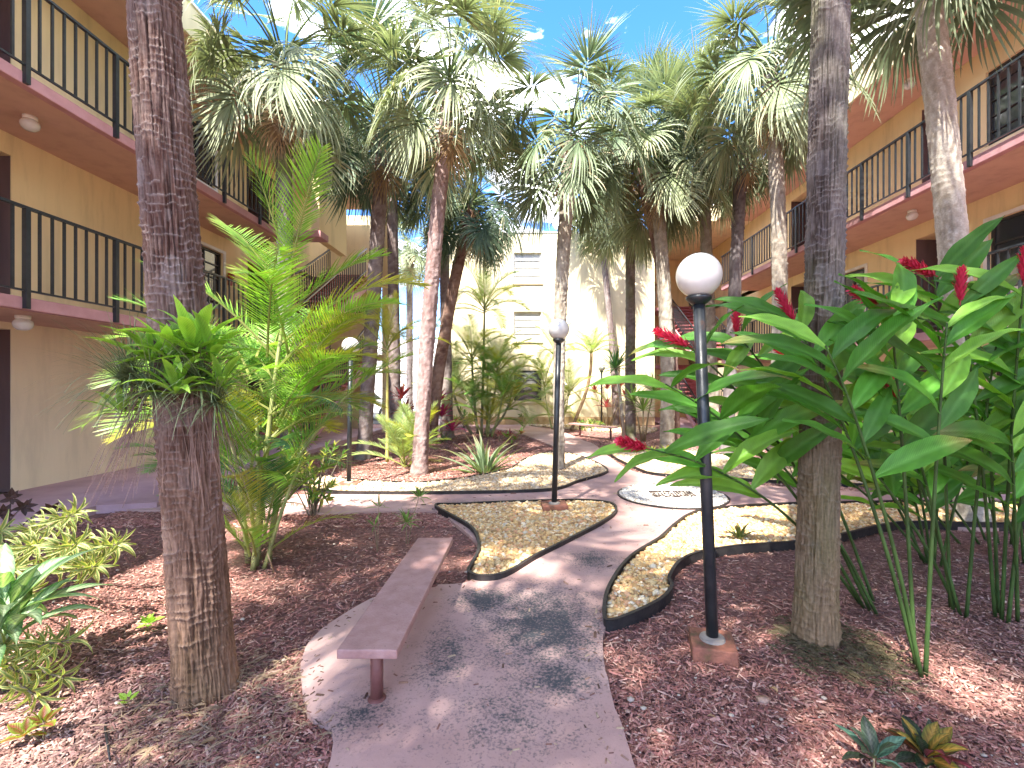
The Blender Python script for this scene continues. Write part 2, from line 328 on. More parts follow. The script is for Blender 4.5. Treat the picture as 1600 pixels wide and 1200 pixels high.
def outline(px, k=5): return smooth_closed([G(x, y) for x, y in px], k)
bed1 = outline([(680,798),(735,832),(748,865),(738,892),(732,906),(752,914),(790,908),(840,878),(890,852),(945,822),(963,804),(948,792),(890,789),(780,792),(715,795)])
bed2 = outline([(520,774),(560,776),(700,776),(800,774),(868,770),(905,757),(944,745),(946,736),(915,720),(882,711),(850,712),(820,722),(795,738),(740,750),(690,757),(640,760),(560,756),(500,750),(470,765)])
bed3 = outline([(944,978),(953,930),(985,884),(1030,853),(1056,829),(1075,815),(1110,804),(1210,797),(1400,792),(1580,795),(1600,826),(1500,828),(1400,828),(1320,846),(1250,858),(1150,866),(1092,876),(1062,892),(1046,918),(1050,932),(1035,952),(1000,972),(957,988)])
bed4 = outline([(955,713),(992,734),(1030,745),(1140,752),(1250,758),(1400,764),(1500,770),(1500,742),(1300,730),(1150,716),(1060,706),(978,705)])
bed5 = outline([(755,662),(860,668),(930,674),(1010,678),(1020,669),(930,666),(850,662),(800,659)])
drain_c = G(1050, 775, .035); DR = .74
drain = [drain_c+Vector((DR*math.cos(t)*1.02, DR*math.sin(t), 0)) for t in np.linspace(0, 2*math.pi, 40, endpoint=False)]

# pebbles: rounded low-poly stones in one heap per bed
ico = bmesh.new(); bmesh.ops.create_icosphere(ico, subdivisions=1, radius=1); ico.verts.ensure_lookup_table()
IV = np.array([v.co[:] for v in ico.verts]); IF = np.array([[v.index for v in f.verts] for f in ico.faces]); ico.free()
def pebbles(name, poly, size, n, palette, label, z=.04, layers=1.0):
    xs = np.array([p[0] for p in poly]); ys = np.array([p[1] for p in poly])
    X = []; Y = []
    while sum(map(len, X)) < n:
        m = n*2; x = rng.uniform(xs.min(), xs.max(), m); y = rng.uniform(ys.min(), ys.max(), m); k = inpoly(x, y, poly)
        for ox, oy in ((.026, 0), (-.026, 0), (0, .026), (0, -.026)): k &= inpoly(x+ox, y+oy, poly)
        X.append(x[k]); Y.append(y[k])
    x = np.concatenate(X)[:n]; y = np.concatenate(Y)[:n]
    sc = size*rng.lognormal(0, .28, n)*.5
    zz = z+rng.uniform(-.004, .014, n)*size/.03
    a_ = rng.uniform(.75, 1.35, (n, 3)); a_[:, 2] *= .72
    V = IV[None]*(1+rng.uniform(-.14, .14, (n, 12, 1)))*a_[:, None]*sc[:, None, None]
    th = rng.uniform(0, 6.28, n); c, s = np.cos(th)[:, None], np.sin(th)[:, None]
    vx = V[..., 0]*c-V[..., 1]*s; vy = V[..., 0]*s+V[..., 1]*c; V = np.stack([vx+x[:, None], vy+y[:, None], V[..., 2]+zz[:, None]], -1).reshape(-1, 3)
    F = (IF[None]+(np.arange(n)*12)[:, None, None]).reshape(-1, 3)
    pal = np.array(palette); C = pal[rng.integers(0, len(pal), n)]*rng.uniform(.8, 1.2, (n, 1)); C = np.repeat(C, 12, 0)
    o = bulk(name, V, F, C, M_pebble, smooth=True); tag(o, label, 'gravel', kind='stuff')
GOLD = [(.62,.41,.17),(.70,.50,.24),(.74,.60,.36),(.52,.31,.12),(.62,.34,.17),(.72,.62,.44),(.56,.40,.20),(.42,.25,.11),(.68,.45,.19)]
GREY = [(.60,.57,.52),(.66,.62,.55),(.48,.46,.42),(.38,.36,.32),(.56,.49,.39)]
PALE = [(.58,.44,.26),(.62,.49,.32),(.50,.35,.19),(.60,.51,.38),(.42,.28,.16)]
def area(poly): return abs(sum(poly[i-1][0]*poly[i][1]-poly[i][0]*poly[i-1][1] for i in range(len(poly))))/2
for nm, poly, sz, pal, lab, zz in [
    (1, bed1, .036, GOLD, 'golden river pebbles in the bed around the middle lamp post', .047),
    (2, bed2, .042, PALE, 'pale pebbles in the long bed beside the slender palm', .047),
    (3, bed3, .036, GOLD, 'yellow mossy pebbles in the winding bed right of the path', .047),
    (4, bed4, .045, PALE, 'pale pebbles in the bed beyond the drain on the right', .03),
    (5, bed5, .06, PALE, 'pale gravel strip at the foot of the far cream building', .02),
    (6, drain, .034, GREY, 'round patch of white stones around the drain grate', .043)]:
    sl = slab('gravel_base', poly, -.02, zz-.006, M_grit); tag(sl, kind='structure')
    pebbles('gravel', poly, sz, min(24000, int(area(poly)/(sz*sz)*3.3)), pal, lab, zz)

def edging(poly, z0, z1, label, sl=None, closed=True):
    pts = poly if sl is None else poly[sl[0]:sl[1]]
    b = MB(); n = len(pts)
    for i in range(n if closed else n-1):
        pass
    vs = []
    for i, p in enumerate(pts):
        q0 = pts[i-1] if (closed or i > 0) else pts[i]; q1 = pts[(i+1) % n] if (closed or i < n-1) else pts[i]
        d = (q1-q0).normalized(); s_ = Vector((-d.y, d.x, 0)); dz = .006*mnoise.noise(p*2.2)
        w = .009
        vs += [(p.x-s_.x*w, p.y-s_.y*w, z0), (p.x-s_.x*w, p.y-s_.y*w, z1+dz-.004), (p.x-s_.x*w*1.5, p.y-s_.y*w*1.5, z1+dz+.006), (p.x+s_.x*w*1.5, p.y+s_.y*w*1.5, z1+dz+.006), (p.x+s_.x*w, p.y+s_.y*w, z1+dz-.004), (p.x+s_.x*w, p.y+s_.y*w, z0)]
    fs = [(i*6+k, ((i+1) % n)*6+k, ((i+1) % n)*6+k+1, i*6+k+1) for i in range(n if closed else n-1) for k in range(5)]
    b.add(vs, fs); o = b.build('garden_edging', M_edge, smooth=False); tag(o, label, 'edging', 'black edging strips round the gravel beds')
edging(bed1, 0, .075, 'black edging strip round the golden pebble bed with the middle lamp post')
edging(bed2, 0, .075, 'black edging strip round the long pale gravel bed with the slender palm')
edging(bed3, 0, .085, 'black edging strip round the pebble bed winding beside the near lamp post')
edging(bed4, 0, .06, 'black edging strip round the pale gravel bed beyond the drain')
edging(drain, .02, .05, 'thin black ring round the white stones of the drain')

# drain grate
gr = empty('drain_grate', drain_c+Vector((.0, 0, .02)), 'rusty slotted iron drain grate set in the white stones', 'grate')
b = MB(); gw, gd = .30, .17
b.box(-gw, gw, -gd, -gd+.03, -.02, .02); b.box(-gw, gw, gd-.03, gd, -.02, .02); b.box(-gw, -gw+.03, -gd+.03, gd-.03, -.02, .02); b.box(gw-.03, gw, -gd+.03, gd-.03, -.02, .02)
b.build('frame', M_iron, gr)
b = MB(); b.box(-.014, .014, -gd+.03, gd-.03, -.01, .016); bar_me = b.mesh('bar', M_iron)
for i in range(11): link('bar', bar_me, gr, Matrix.Translation((-gw+.055+i*.049, 0, 0)))
b = MB(); b.box(-gw+.02, gw-.02, -gd+.02, gd-.02, -.021, -.019); b.build('pit_shade_sheet', M_darkframe, gr)  # flat dark sheet under the bars, standing in for shade in the hollow

# bark mulch chips
def chips(n, y0, y1, size, name, label):
    Y = []; X = []; got = 0
    while got < n:
        u = rng.uniform(0, 1, n); y = 1/(1/y0+(1/y1-1/y0)*u); lim = y*1.16+.3; x = rng.uniform(-1, 1, n)*lim
        k = (x > -5.2) & (x < 6.2)
        for poly in (path_w, bed1, bed2, bed3, bed4, drain, walkL): k &= ~inpoly(x, y, poly)
        X.append(x[k]); Y.append(y[k]); got += k.sum()
    x = np.concatenate(X)[:n]; y = np.concatenate(Y)[:n]
    L_ = size*rng.lognormal(0, .5, n); Wd = size*.28*rng.lognormal(0, .3, n); H = size*.10*rng.uniform(.6, 1.5, n)
    th = rng.uniform(0, np.pi, n); ti = rng.normal(0, .22, n); ro = rng.normal(0, .35, n)
    base = np.array([(-.5,-.4,0),(.5,-.5,0),(.45,.45,0),(-.5,.35,0),(-.4,0,1.),(.42,0.05,1.)])
    V = base[None]*np.stack([L_, Wd, H], -1)[:, None]
    xx = V[..., 0]; yy = V[..., 1]; zz = V[..., 2]
    y2 = yy*np.cos(ro)[:, None]-zz*np.sin(ro)[:, None]; z2 = yy*np.sin(ro)[:, None]+zz*np.cos(ro)[:, None]
    x3 = xx*np.cos(ti)[:, None]-z2*np.sin(ti)[:, None]; z3 = xx*np.sin(ti)[:, None]+z2*np.cos(ti)[:, None]
    x4 = x3*np.cos(th)[:, None]-y2*np.sin(th)[:, None]; y4 = x3*np.sin(th)[:, None]+y2*np.cos(th)[:, None]
    V = np.stack([x4+x[:, None], y4+y[:, None], z3+rng.uniform(0, .012, n)[:, None]], -1).reshape(-1, 3)
    T = np.array([(0,1,5),(0,5,4),(3,4,5),(3,5,2),(0,4,3),(1,2,5)]); F = (T[None]+(np.arange(n)*6)[:, None, None]).reshape(-1, 3)
    pal = np.array([(.36,.18,.155),(.30,.14,.12),(.42,.24,.205),(.48,.31,.26),(.22,.11,.09),(.55,.41,.34),(.34,.19,.15),(.27,.14,.125),(.40,.22,.19),(.16,.085,.07)])
    C = pal[rng.integers(0, len(pal), n)]*rng.uniform(.75, 1.25, (n, 1))
    # paler, greyer litter towards the lower right and lower left corners
    C = C*np.array([[.97, .84, .80]])
    g_ = np.clip((x-1.9)/1.2, 0, 1)*.3+np.clip((-x-1.0)/1.0, 0, 1)*np.clip((3.2-y)/1.2, 0, 1)*.35
    grey = C.mean(1, keepdims=True)*np.array([[1.05, .95, .85]]); C = C*(1-g_[:, None])+grey*g_[:, None]
    tag(bulk(name, V, F, np.repeat(C, 6, 0), M_chip), label, 'mulch', kind='stuff')
chips(70000, 1.5, 5.5, .030, 'mulch', 'reddish bark mulch chips covering the near planting beds')
chips(36000, 5.3, 17, .05, 'mulch', 'reddish bark mulch covering the far planting beds')
# bits of bark and leaf blown onto the paving
n = 420; x = rng.uniform(-1.6, 2.2, 9000); y = rng.uniform(1.9, 7, 9000); k = inpoly(x, y, path_w)
for poly in (bed1, bed2, bed3, drain): k &= ~inpoly(x, y, poly)
x = x[k]; y = y[k]; edge = np.zeros(len(x), bool)
for ox, oy in ((.12, 0), (-.12, 0), (0, .12), (0, -.12)): edge |= ~inpoly(x+ox, y+oy, path_w)
k = edge | (rng.uniform(0, 1, len(x)) < .10); x = x[k][:n]; y = y[k][:n]; n = len(x); th = rng.uniform(0, 6.28, n); L_ = .011*rng.lognormal(0, .5, n)
bs = np.array([(-1,-.3,0),(1,-.25,0),(1,.3,0),(-1,.25,0),(-.8,0,.35),(.8,0,.35)]); Vb = bs[None]*L_[:, None, None]
Vb = np.stack([Vb[..., 0]*np.cos(th)[:, None]-Vb[..., 1]*np.sin(th)[:, None]+x[:, None], Vb[..., 0]*np.sin(th)[:, None]+Vb[..., 1]*np.cos(th)[:, None]+y[:, None], Vb[..., 2]+.0355], -1).reshape(-1, 3)
T = np.array([(0,1,5),(0,5,4),(3,4,5),(3,5,2),(0,4,3),(1,2,5)]); F = (T[None]+(np.arange(n)*6)[:, None, None]).reshape(-1, 3); pal = np.array([(.20,.10,.08),(.30,.18,.13),(.12,.07,.05),(.40,.30,.2)])
tag(bulk('path_litter', Vb, F, np.repeat(pal[rng.integers(0, 4, n)], 6, 0), M_chip), 'bits of bark and leaf strewn over the painted path', 'litter', kind='stuff')
# small pale stones mixed in the mulch
n = 420; u = rng.uniform(0, 1, n*3); y = 1/(1/1.6+(1/6-1/1.6)*u); x = rng.uniform(-1, 1, n*3)*(y*1.15)
k = ~(inpoly(x, y, path_w) | inpoly(x, y, bed1) | inpoly(x, y, bed3)) & (x > -5) & (x < 6)
x = x[k][:n]; y = y[k][:n]; n = len(x); sc = .0065*rng.lognormal(0, .45, n)
V = (IV[None]*(1+rng.uniform(-.25, .25, (n, 12, 1)))*sc[:, None, None]*np.array([1.3, 1, .6])+np.stack([x, y, np.full(n, .014)], -1)[:, None]).reshape(-1, 3)
F = (IF[None]+(np.arange(n)*12)[:, None, None]).reshape(-1, 3); pal = np.array([(.45,.38,.30),(.36,.30,.25),(.52,.44,.36),(.40,.26,.19)])
tag(bulk('loose_stones', V, F, np.repeat(pal[rng.integers(0, 4, n)], 12, 0), M_pebble), 'small pale stones strewn through the bark mulch', 'stones', kind='stuff')
# dry pine-straw like litter
def straw(cx, cy, r, n, label, pal):
    t = rng.uniform(0, 6.28, n); rr = r*np.sqrt(rng.uniform(.02, 1, n))*rng.uniform(.7, 1.3, n); x = cx+rr*np.cos(t); y = cy+rr*np.sin(t)
    kk = ~inpoly(x, y, path_w); x = x[kk]; y = y[kk]; n = len(x)
    L_ = rng.uniform(.03, .12, n); th = rng.uniform(0, 6.28, n); w = .0011
    z = .02+rng.uniform(0, .02, n); dx = np.cos(th)*L_/2; dy = np.sin(th)*L_/2; ox = -np.sin(th)*w; oy = np.cos(th)*w; lift = rng.uniform(0, .03, n)
    V = np.stack([np.stack([x-dx+ox, y-dy+oy, z], -1), np.stack([x-dx-ox, y-dy-oy, z], -1), np.stack([x+ox*2, y+oy*2, z+lift*.4+.003], -1), np.stack([x+dx, y+dy, z+rng.uniform(-.005, .02, n)], -1)], 1).reshape(-1, 3)
    F = (np.array([(0,1,2),(0,2,3),(1,3,2)])[None]+(np.arange(n)*4)[:, None, None]).reshape(-1, 3)
    pal = np.array(pal); tag(bulk('dry_litter', V, F, np.repeat(pal[rng.integers(0, len(pal), n)], 4, 0), M_chip), label, 'litter', kind='stuff')
straw(1.85, 2.8, .34, 1500, 'dry root and straw litter round the foot of the right near palm', [(.16,.13,.07),(.22,.17,.10),(.11,.10,.05)])
straw(-1.45, 2.3, .5, 800, 'dry straw litter round the foot of the left near palm', [(.36,.26,.16),(.42,.30,.20),(.28,.19,.12)])

# ------------------------------------------------------------------ buildings
def wall_panel(b, axis, c, u0, u1, z0, z1, openings, face=1, mi=0, depth=.14):
    """a wall in plane axis=c with real openings (u0,u1,z0,z1,...) and their reveals going away from the court (face = direction of depth)"""
    us = sorted({u0, u1, *[o[0] for o in openings], *[o[1] for o in openings]}); zs = sorted({z0, z1, *[o[2] for o in openings], *[o[3] for o in openings]})
    pt = (lambda u, z, d=0: (c+d*face, u, z)) if axis == 'x' else (lambda u, z, d=0: (u, c+d*face, z))
    for i in range(len(us)-1):
        for j in range(len(zs)-1):
            um = (us[i]+us[i+1])/2; zm = (zs[j]+zs[j+1])/2
            if any(o[0] < um < o[1] and o[2] < zm < o[3] for o in openings): continue
            b.add([pt(us[i], zs[j]), pt(us[i+1], zs[j]), pt(us[i+1], zs[j+1]), pt(us[i], zs[j+1])], [(0, 1, 2, 3)], mi)
    for o in openings:
        a0, a1, c0, c1 = o[:4]; d = o[4] if len(o) > 4 else depth
        b.add([pt(a0, c0), pt(a1, c0), pt(a1, c1), pt(a0, c1), pt(a0, c0, d), pt(a1, c0, d), pt(a1, c1, d), pt(a0, c1, d)], [(0,1,5,4),(1,2,6,5),(2,3,7,6),(3,0,4,7)], mi)
def obox(b, axis, c, face, u0, u1, z0, z1, d0, d1, mi=0):
    a, e_ = sorted((c+d0*face, c+d1*face))
    if axis == 'x': b.box(a, e_, u0, u1, z0, z1, mi)
    else: b.box(u0, u1, a, e_, z0, z1, mi)
def window(parent, axis, c, face, u0, u1, z0, z1, style='grid', cols=2, rows=4, fm=None, trim=None, label=None):
    fm = fm or M_darkframe
    w = MB(); t = .045
    obox(w, axis, c, face, u0, u1, z0, z0+t, .05, .11); obox(w, axis, c, face, u0, u1, z1-t, z1, .05, .11)
    obox(w, axis, c, face, u0, u0+t, z0+t, z1-t, .05, .11); obox(w, axis, c, face, u1-t, u1, z0+t, z1-t, .05, .11)
    win = w.build('window', fm, parent)
    if label: win['label'] = label
    p = MB(); obox(p, axis, c, face, u0+t, u1-t, z0+t, z1-t, .085, .095); p.build('pane', M_glass if style != 'blind' else M_curtain, win)
    for i in range(1, cols):
        m = MB(); u = u0+(u1-u0)*i/cols; obox(m, axis, c, face, u-.018, u+.018, z0+t, z1-t, .058, .083); m.build('mullion', fm, win)
    for j in range(1, rows):
        m = MB(); z = z0+(z1-z0)*j/rows; obox(m, axis, c, face, u0+t, u1-t, z-.012, z+.012, .055, .0835); m.build('glazing_bar', fm, win)
    if style in ('blind', 'grid'):
        q = MB(); obox(q, axis, c, face, u0-.06, u1+.06, z0-.09, z0-.004, -.05, .03); q.build('sill', trim or M_cream, win)
    if trim:
        q = MB(); e2 = .07
        obox(q, axis, c, face, u0-e2, u0-.003, z0, z1+e2, -.03, .02); obox(q, axis, c, face, u1+.003, u1+e2, z0, z1+e2, -.03, .02); obox(q, axis, c, face, u0-.003, u1+.003, z1+.003, z1+e2, -.03, .02)
        q.build('trim', trim, win)
    return win
def alcove(parent, axis, c, face, u0, u1, z0, z1, depth=.9):
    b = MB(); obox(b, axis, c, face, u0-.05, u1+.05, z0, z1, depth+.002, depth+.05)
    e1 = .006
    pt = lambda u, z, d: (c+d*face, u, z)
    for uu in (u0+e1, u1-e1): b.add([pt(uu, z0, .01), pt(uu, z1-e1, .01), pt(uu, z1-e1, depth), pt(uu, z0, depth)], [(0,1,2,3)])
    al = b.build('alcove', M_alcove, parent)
    w = .86; m = (u0+u1)/2
    d = MB(); obox(d, axis, c, face, m-w/2, m+w/2, z0+.02, z0+2.05, depth-.045, depth); dd = dd = d.build('door', M_door, al); h = MB(); h.lathe((0,0,0), [(.03,0),(.03,.02)], 12); ho = h.build('handle', M_iron, al); ho.location = (c+(depth-.09)*face, m+w/2-.08, z0+1.0)
def railing(parent, X, y0, y1, z, n_per=8, sp=.15, side=1):
    r = MB(); r.bar((X, y0, z+1.05), (X, y1, z+1.05), .05, .032); r.bar((X, y0, z+.075), (X, y1, z+.075), .032, .022)
    ra = r.build('railing', M_rail, parent)
    n = int((y1-y0)/sp)
    for i in range(n+1):
        y = y0+i*sp
        if i % n_per == 0: link('post', post_me, ra, Matrix.Translation((X, y, z)))
        else: link('baluster', bal_me, ra, Matrix.Translation((X, y, z)))
b = MB(); b.box(-.027, .027, -.027, .027, -.14, 1.034); post_me = b.mesh('post', M_rail)
b = MB(); b.box(-.0125, .0125, -.0125, .0125, .086, 1.034); bal_me = b.mesh('baluster', M_rail)
b = MB(); b.box(-.62, .62, -.15, .15, -.05, 0); b.box(-.62, .62, .12, .15, -.19, -.05); step_me = b.mesh('step', M_step)
def stairs(parent, xc, y0, z0, z1, n=15, run=.30):
    # a flight rising away from the camera: one child per step, on two stringers, with a railing on the court side
    b = MB(); y1 = y0+n*run; sl_ = (z1-z0)/n
    for s_ in (-1, 1):
        x = xc+s_*.64
        b.add([(x-.03*1, y0-.1, z0-.02), (x-.03, y1, z1-.16), (x-.03, y1, z1-.42), (x-.03, y0+.25, z0-.02), (x+.03, y0-.1, z0-.02), (x+.03, y1, z1-.16), (x+.03, y1, z1-.42), (x+.03, y0+.25, z0-.02)],
              [(0,1,2,3),(7,6,5,4),(0,4,5,1),(1,5,6,2),(2,6,7,3),(3,7,4,0)])
    st = b.build('staircase', M_pink, parent)
    for i in range(n): link('step', step_me, st, Matrix.Translation((xc, y0+run*(i+.5), z0+sl_*(i+1))))
    for s_ in (-1, 1):
        x = xc+s_*.6; r = MB(); r.bar((x, y0, z0+.95), (x, y1, z1+.95), .045, .04); r.bar((x, y0, z0+.22), (x, y1, z1+.22), .03, .025); r.build('stair_rail', M_rail, st)
        for i in range(n*2):
            f = (i+.5)/(n*2); link('baluster', bal_me, st, Matrix.Translation((x, y0+(y1-y0)*f, z0+(z1-z0)*f-.02)) @ Matrix.Scale(.87, 4, (0, 0, 1)))

GZ = .1; F2 = 2.65; F3 = 5.3; RZ = 7.75; PT = 8.32
# ---- left building
LBd = empty('apartment_building', (0, 0, 0), 'tan apartment building on the left with pink balcony slabs and dark railings', 'building')
opL2 = [(5.45, 6.62, F2, F2+2.2, .9), (10.1, 11.2, F2+.85, F2+2.1), (12.2, 13.2, F2, F2+2.2, .9)]
opL3 = [(5.45, 6.62, F3, F3+2.2, .9), (9.95, 10.9, F3+.85, F3+2.1), (12.2, 13.2, F3, F3+2.2, .9)]
opL1 = [(5.45, 6.62, GZ, GZ+2.3, .9), (8.35, 9.5, 1.05, 2.05), (12.2, 13.2, GZ, GZ+2.3, .9)]
b = MB(); wall_panel(b, 'x', LW, -3, 17, 0, F2-.15, opL1, -1); b.build('ground_floor_wall', M_wall_low, LBd)
b = MB(); wall_panel(b, 'x', LW, -3, 17, F2, F3-.15, opL2, -1); wall_panel(b, 'x', LW, -3, 17, F3, RZ, opL3, -1)
b.add([(LW, 17, 0), (LW-6, 17, 0), (LW-6, 17, RZ), (LW, 17, RZ)], [(0,1,2,3)]); b.add([(LW, -3, 0), (LW-6, -3, 0), (LW-6, -3, RZ), (LW, -3, RZ)], [(0,1,2,3)]); b.add([(LW-6, -3, 0), (LW-6, 17, 0), (LW-6, 17, RZ), (LW-6, -3, RZ)], [(0,1,2,3)])
b.build('upper_wall', M_wall, LBd)
for z in (F2, F3):
    b = MB(); b.box(LW-.05, LB, -3, 11.15, z-.149, z-.001, 0)
    o = b.build('balcony_slab', [M_pink], LBd, bevel=.01)
    b = MB(); b.box(LW+.004, LB-.10, -3, 11.1, z-.156, z-.1505); b.build('soffit', M_soffit, LBd)
    railing(LBd, LB+.02, 3.13, 11.1, z)
    b = MB(); b.box(LW-.05, -4.95, 11.153, 11.6, z-.149, z-.001); b.build('landing', M_pink, LBd)
    b = MB(); b.box(LW-.05, -4.95, 15.9, 17, z-.149, z-.001); b.build('landing', M_pink, LBd)
stairs(LBd, -6.1, 11.4, GZ, F2); stairs(LBd, -6.1, 11.4, F2, F3)
b = MB(); b.box(LB-.15, LB+.05, 11.62, 11.82, 0, RZ); b.box(-5.0, -4.8, 16.0, 16.25, 0, RZ); b.build('column', M_wall, LBd)
b = MB(); b.box(LW, -5.75, 17.0, 17.2, 0, RZ+.02); b.build('end_wall', M_cream, LBd)
b = MB(); b.box(-5.4, -5.2, 11.65, 13.4, F3, RZ); b.build('stair_wall', M_wall, LBd)
b = MB(); b.box(LW-6, LB-.001, -3, 11.1, RZ+.007, PT); b.box(LW-6, -4.72, 11.1, 16.4, RZ+.007, PT); ro_ = b.build('roof', M_cream, LBd)
b = MB(); b.box(LW+.004, LB-.05, -3, 11.1, RZ, RZ+.006); b.box(LW+.004, -4.8, 11.101, 16.3, RZ, RZ+.006); b.build('soffit', M_soffit, ro_)
b = MB(); b.box(LW-6.05, LB+.03, -3.02, 11.07, PT, PT+.05); b.box(LW-6.05, -4.69, 11.07, 16.43, PT, PT+.05); b.build('coping', M_white, ro_)
for (u0, u1, z0, z1, *d) in opL1+opL2+opL3:
    if d: alcove(LBd, 'x', LW, -1, u0, u1, z0, z1)
    else: window(LBd, 'x', LW, -1, u0, u1, z0, z1, 'grid', 2, 4, M_darkframe, M_white)
b = MB(); b.tube([(LW+.03, 9.8, F2+2.0), (LW+.03, 9.8, F2+.3)], .012, 8); b.build('conduit', M_wall, LBd)
# ---- right building
RBd = empty('apartment_building', (0, 0, 0), 'tan apartment building on the right with salmon soffits and dark balcony railings', 'building')
F2R = 2.55; F3R = 5.2
opR1 = [(9.2, 10.2, .07, 2.2, .9), (6.6, 8.4, .9, 2.05), (14.0, 15.0, .07, 2.2, .9)]
opR2 = [(9.15, 10.1, F2R, F2R+2.2, .9), (6.9, 8.5, F2R+.75, F2R+2.02), (13.7, 14.9, F2R, F2R+2.2, .9), (11.6, 12.6, F2R+.85, F2R+2.0)]
opR3 = [(9.15, 9.95, F3R, F3R+2.25, .9), (6.7, 8.55, F3R+.72, F3R+2.1), (13.75, 14.9, F3R, F3R+2.25, .9), (4.2, 5.4, F3R, F3R+2.25, .9)]
b = MB(); wall_panel(b, 'x', RW, -3, 23, 0, F2R-.15, opR1, 1); b.build('ground_floor_wall', M_wall_low, RBd)
b = MB(); wall_panel(b, 'x', RW, -3, 23, F2R, F3R-.15, opR2, 1); wall_panel(b, 'x', RW, -3, 23, F3R, RZ, opR3, 1)
for yy in (-3, 23): b.add([(RW, yy, 0), (RW+6, yy, 0), (RW+6, yy, RZ), (RW, yy, RZ)], [(0,1,2,3)])
b.add([(RW+6, -3, 0), (RW+6, 23, 0), (RW+6, 23, RZ), (RW+6, -3, RZ)], [(0,1,2,3)]); b.build('upper_wall', M_wall, RBd)
for z in (F2R, F3R):
    b = MB(); b.box(RB, RW+.05, -3, 17, z-.149, z-.001); b.build('balcony_slab', M_pink, RBd, bevel=.01)
    b = MB(); b.box(RB+.10, RW-.004, -3, 16.95, z-.156, z-.1505); b.build('soffit', M_soffit, RBd)
    railing(RBd, RB-.02, 5.0, 16.95, z)
    b = MB(); b.box(5.3, RW, 21.55, 23, z-.149, z-.001); b.build('landing', M_pink, RBd)
    r = MB(); r.bar((5.36, 21.6, z+1.05), (5.36, 23, z+1.05), .05, .03); r.bar((5.36, 21.6, z+1.05), (6.0, 21.6, z+1.05), .05, .03); lr = r.build('landing_rail', M_rail, RBd)
    for i in range(6): link('baluster', bal_me, lr, Matrix.Translation((5.36+i*.12, 21.6, z)))
stairs(RBd, 6.75, 17.05, .07, F2R); stairs(RBd, 6.75, 17.05, F2R, F3R)
b = MB(); b.box(5.2, RW, 23.0, 23.2, 0, RZ); b.build('end_wall', M_wall, RBd)
b = MB(); b.box(RB+.001, RW+6, -3, 17.5, RZ+.007, PT); b.box(5.3, RW+6, 17.5, 23.3, RZ+.007, PT); rr_ = b.build('roof', M_cream, RBd)
b = MB(); b.box(RB+.05, RW-.004, -3, 17.5, RZ, RZ+.006); b.build('soffit', M_soffit, rr_)
b = MB(); b.box(RB-.03, RW+6, -3, 17.45, PT, PT+.05); b.box(5.27, RW+6, 17.46, 23.33, PT, PT+.05); b.build('coping', M_white, rr_)
for k_, ops in enumerate((opR1, opR2, opR3)):
    for (u0, u1, z0, z1, *d) in ops:
        if d: alcove(RBd, 'x', RW, 1, u0, u1, z0, z1)
        else: window(RBd, 'x', RW, 1, u0, u1, z0, z1, 'grid', 3 if k_ == 2 else 2, 5 if k_ == 2 else 3, M_darkframe, M_white if k_ < 2 else None)
# ---- far building
FBd = empty('apartment_building', (0, 0, 0), 'cream three storey end building across the courtyard with three stacked windows', 'building')
wx0 = (803-VX)/FPX*19; wx1 = (846-VX)/FPX*19
def zz(py): return EYE+(VY-py)/FPX*19
opF = [(wx0, wx1, zz(626), zz(579)), (wx0, wx1, zz(532), zz(487)), (wx0, wx1, zz(441), zz(395))]
b = MB(); wall_panel(b, 'y', 19, -3.27, 5.1, 0, 7.78, opF, 1); x0, x1, y0, y1 = -3.27, 5.1, 19, 27
b.add([(x0,y0,0),(x0,y1,0),(x0,y1,7.78),(x0,y0,7.78),(x1,y0,0),(x1,y1,0),(x1,y1,7.78),(x1,y0,7.78)], [(0,1,2,3),(4,5,6,7),(1,5,6,2),(3,2,6,7)]); b.build('wall', M_cream, FBd)
b = MB(); b.box(x0-.03, x1+.03, y0-.03, y1+.03, 7.785, 7.85); b.build('coping', M_white, FBd)
for i, (u0, u1, z0, z1) in enumerate(opF): window(FBd, 'y', 19, 1, u0, u1, z0, z1, 'blind' if i > 0 else 'grid', 1, 4 if i else 3, M_white if i else M_darkframe, M_cream)
b = MB(); b.tube([(-2.0, 18.97, 6.9), (-2.0, 18.97, 6.0)], .02, 6); b.build('conduit', M_white, FBd)
b = MB(); b.box(x0-.01, x1, 18.95, 18.99, 0, .35); b.build('plinth', mat('stained_plinth', [(.3, (.42,.26,.12)), (.7, (.6,.45,.26))], .9, 3), FBd)
# ---- white building beyond the gap, with a car in front
WBd = empty('white_building', (0, 0, 0), 'low white building seen in the gap between the left stairs and far building', 'building')
Yw = 30; X = lambda px, Y=Yw: (px-VX)/FPX*Y
M_whitewall = stucco('white_wall', (.74, .74, .72), .08)
op = [(X(618), X(642), zz(0)*0+EYE+(VY-577)/FPX*Yw, EYE+(VY-550)/FPX*Yw), (X(618), X(642), EYE+(VY-612)/FPX*Yw, EYE+(VY-582)/FPX*Yw), (X(578), X(598), EYE+(VY-577)/FPX*Yw, EYE+(VY-550)/FPX*Yw), (X(655), X(676), EYE+(VY-577)/FPX*Yw, EYE+(VY-550)/FPX*Yw)]
b = MB(); wall_panel(b, 'y', Yw, X(540), X(712), 0, EYE+(VY-532)/FPX*Yw, op, 1); b.box(X(540), X(712), Yw+.01, Yw+6, EYE+(VY-532)/FPX*Yw-.1, EYE+(VY-532)/FPX*Yw); b.build('wall', M_whitewall, WBd)
for o in op: window(WBd, 'y', Yw, 1, *o, 'blind', 3, 3, M_white, None)

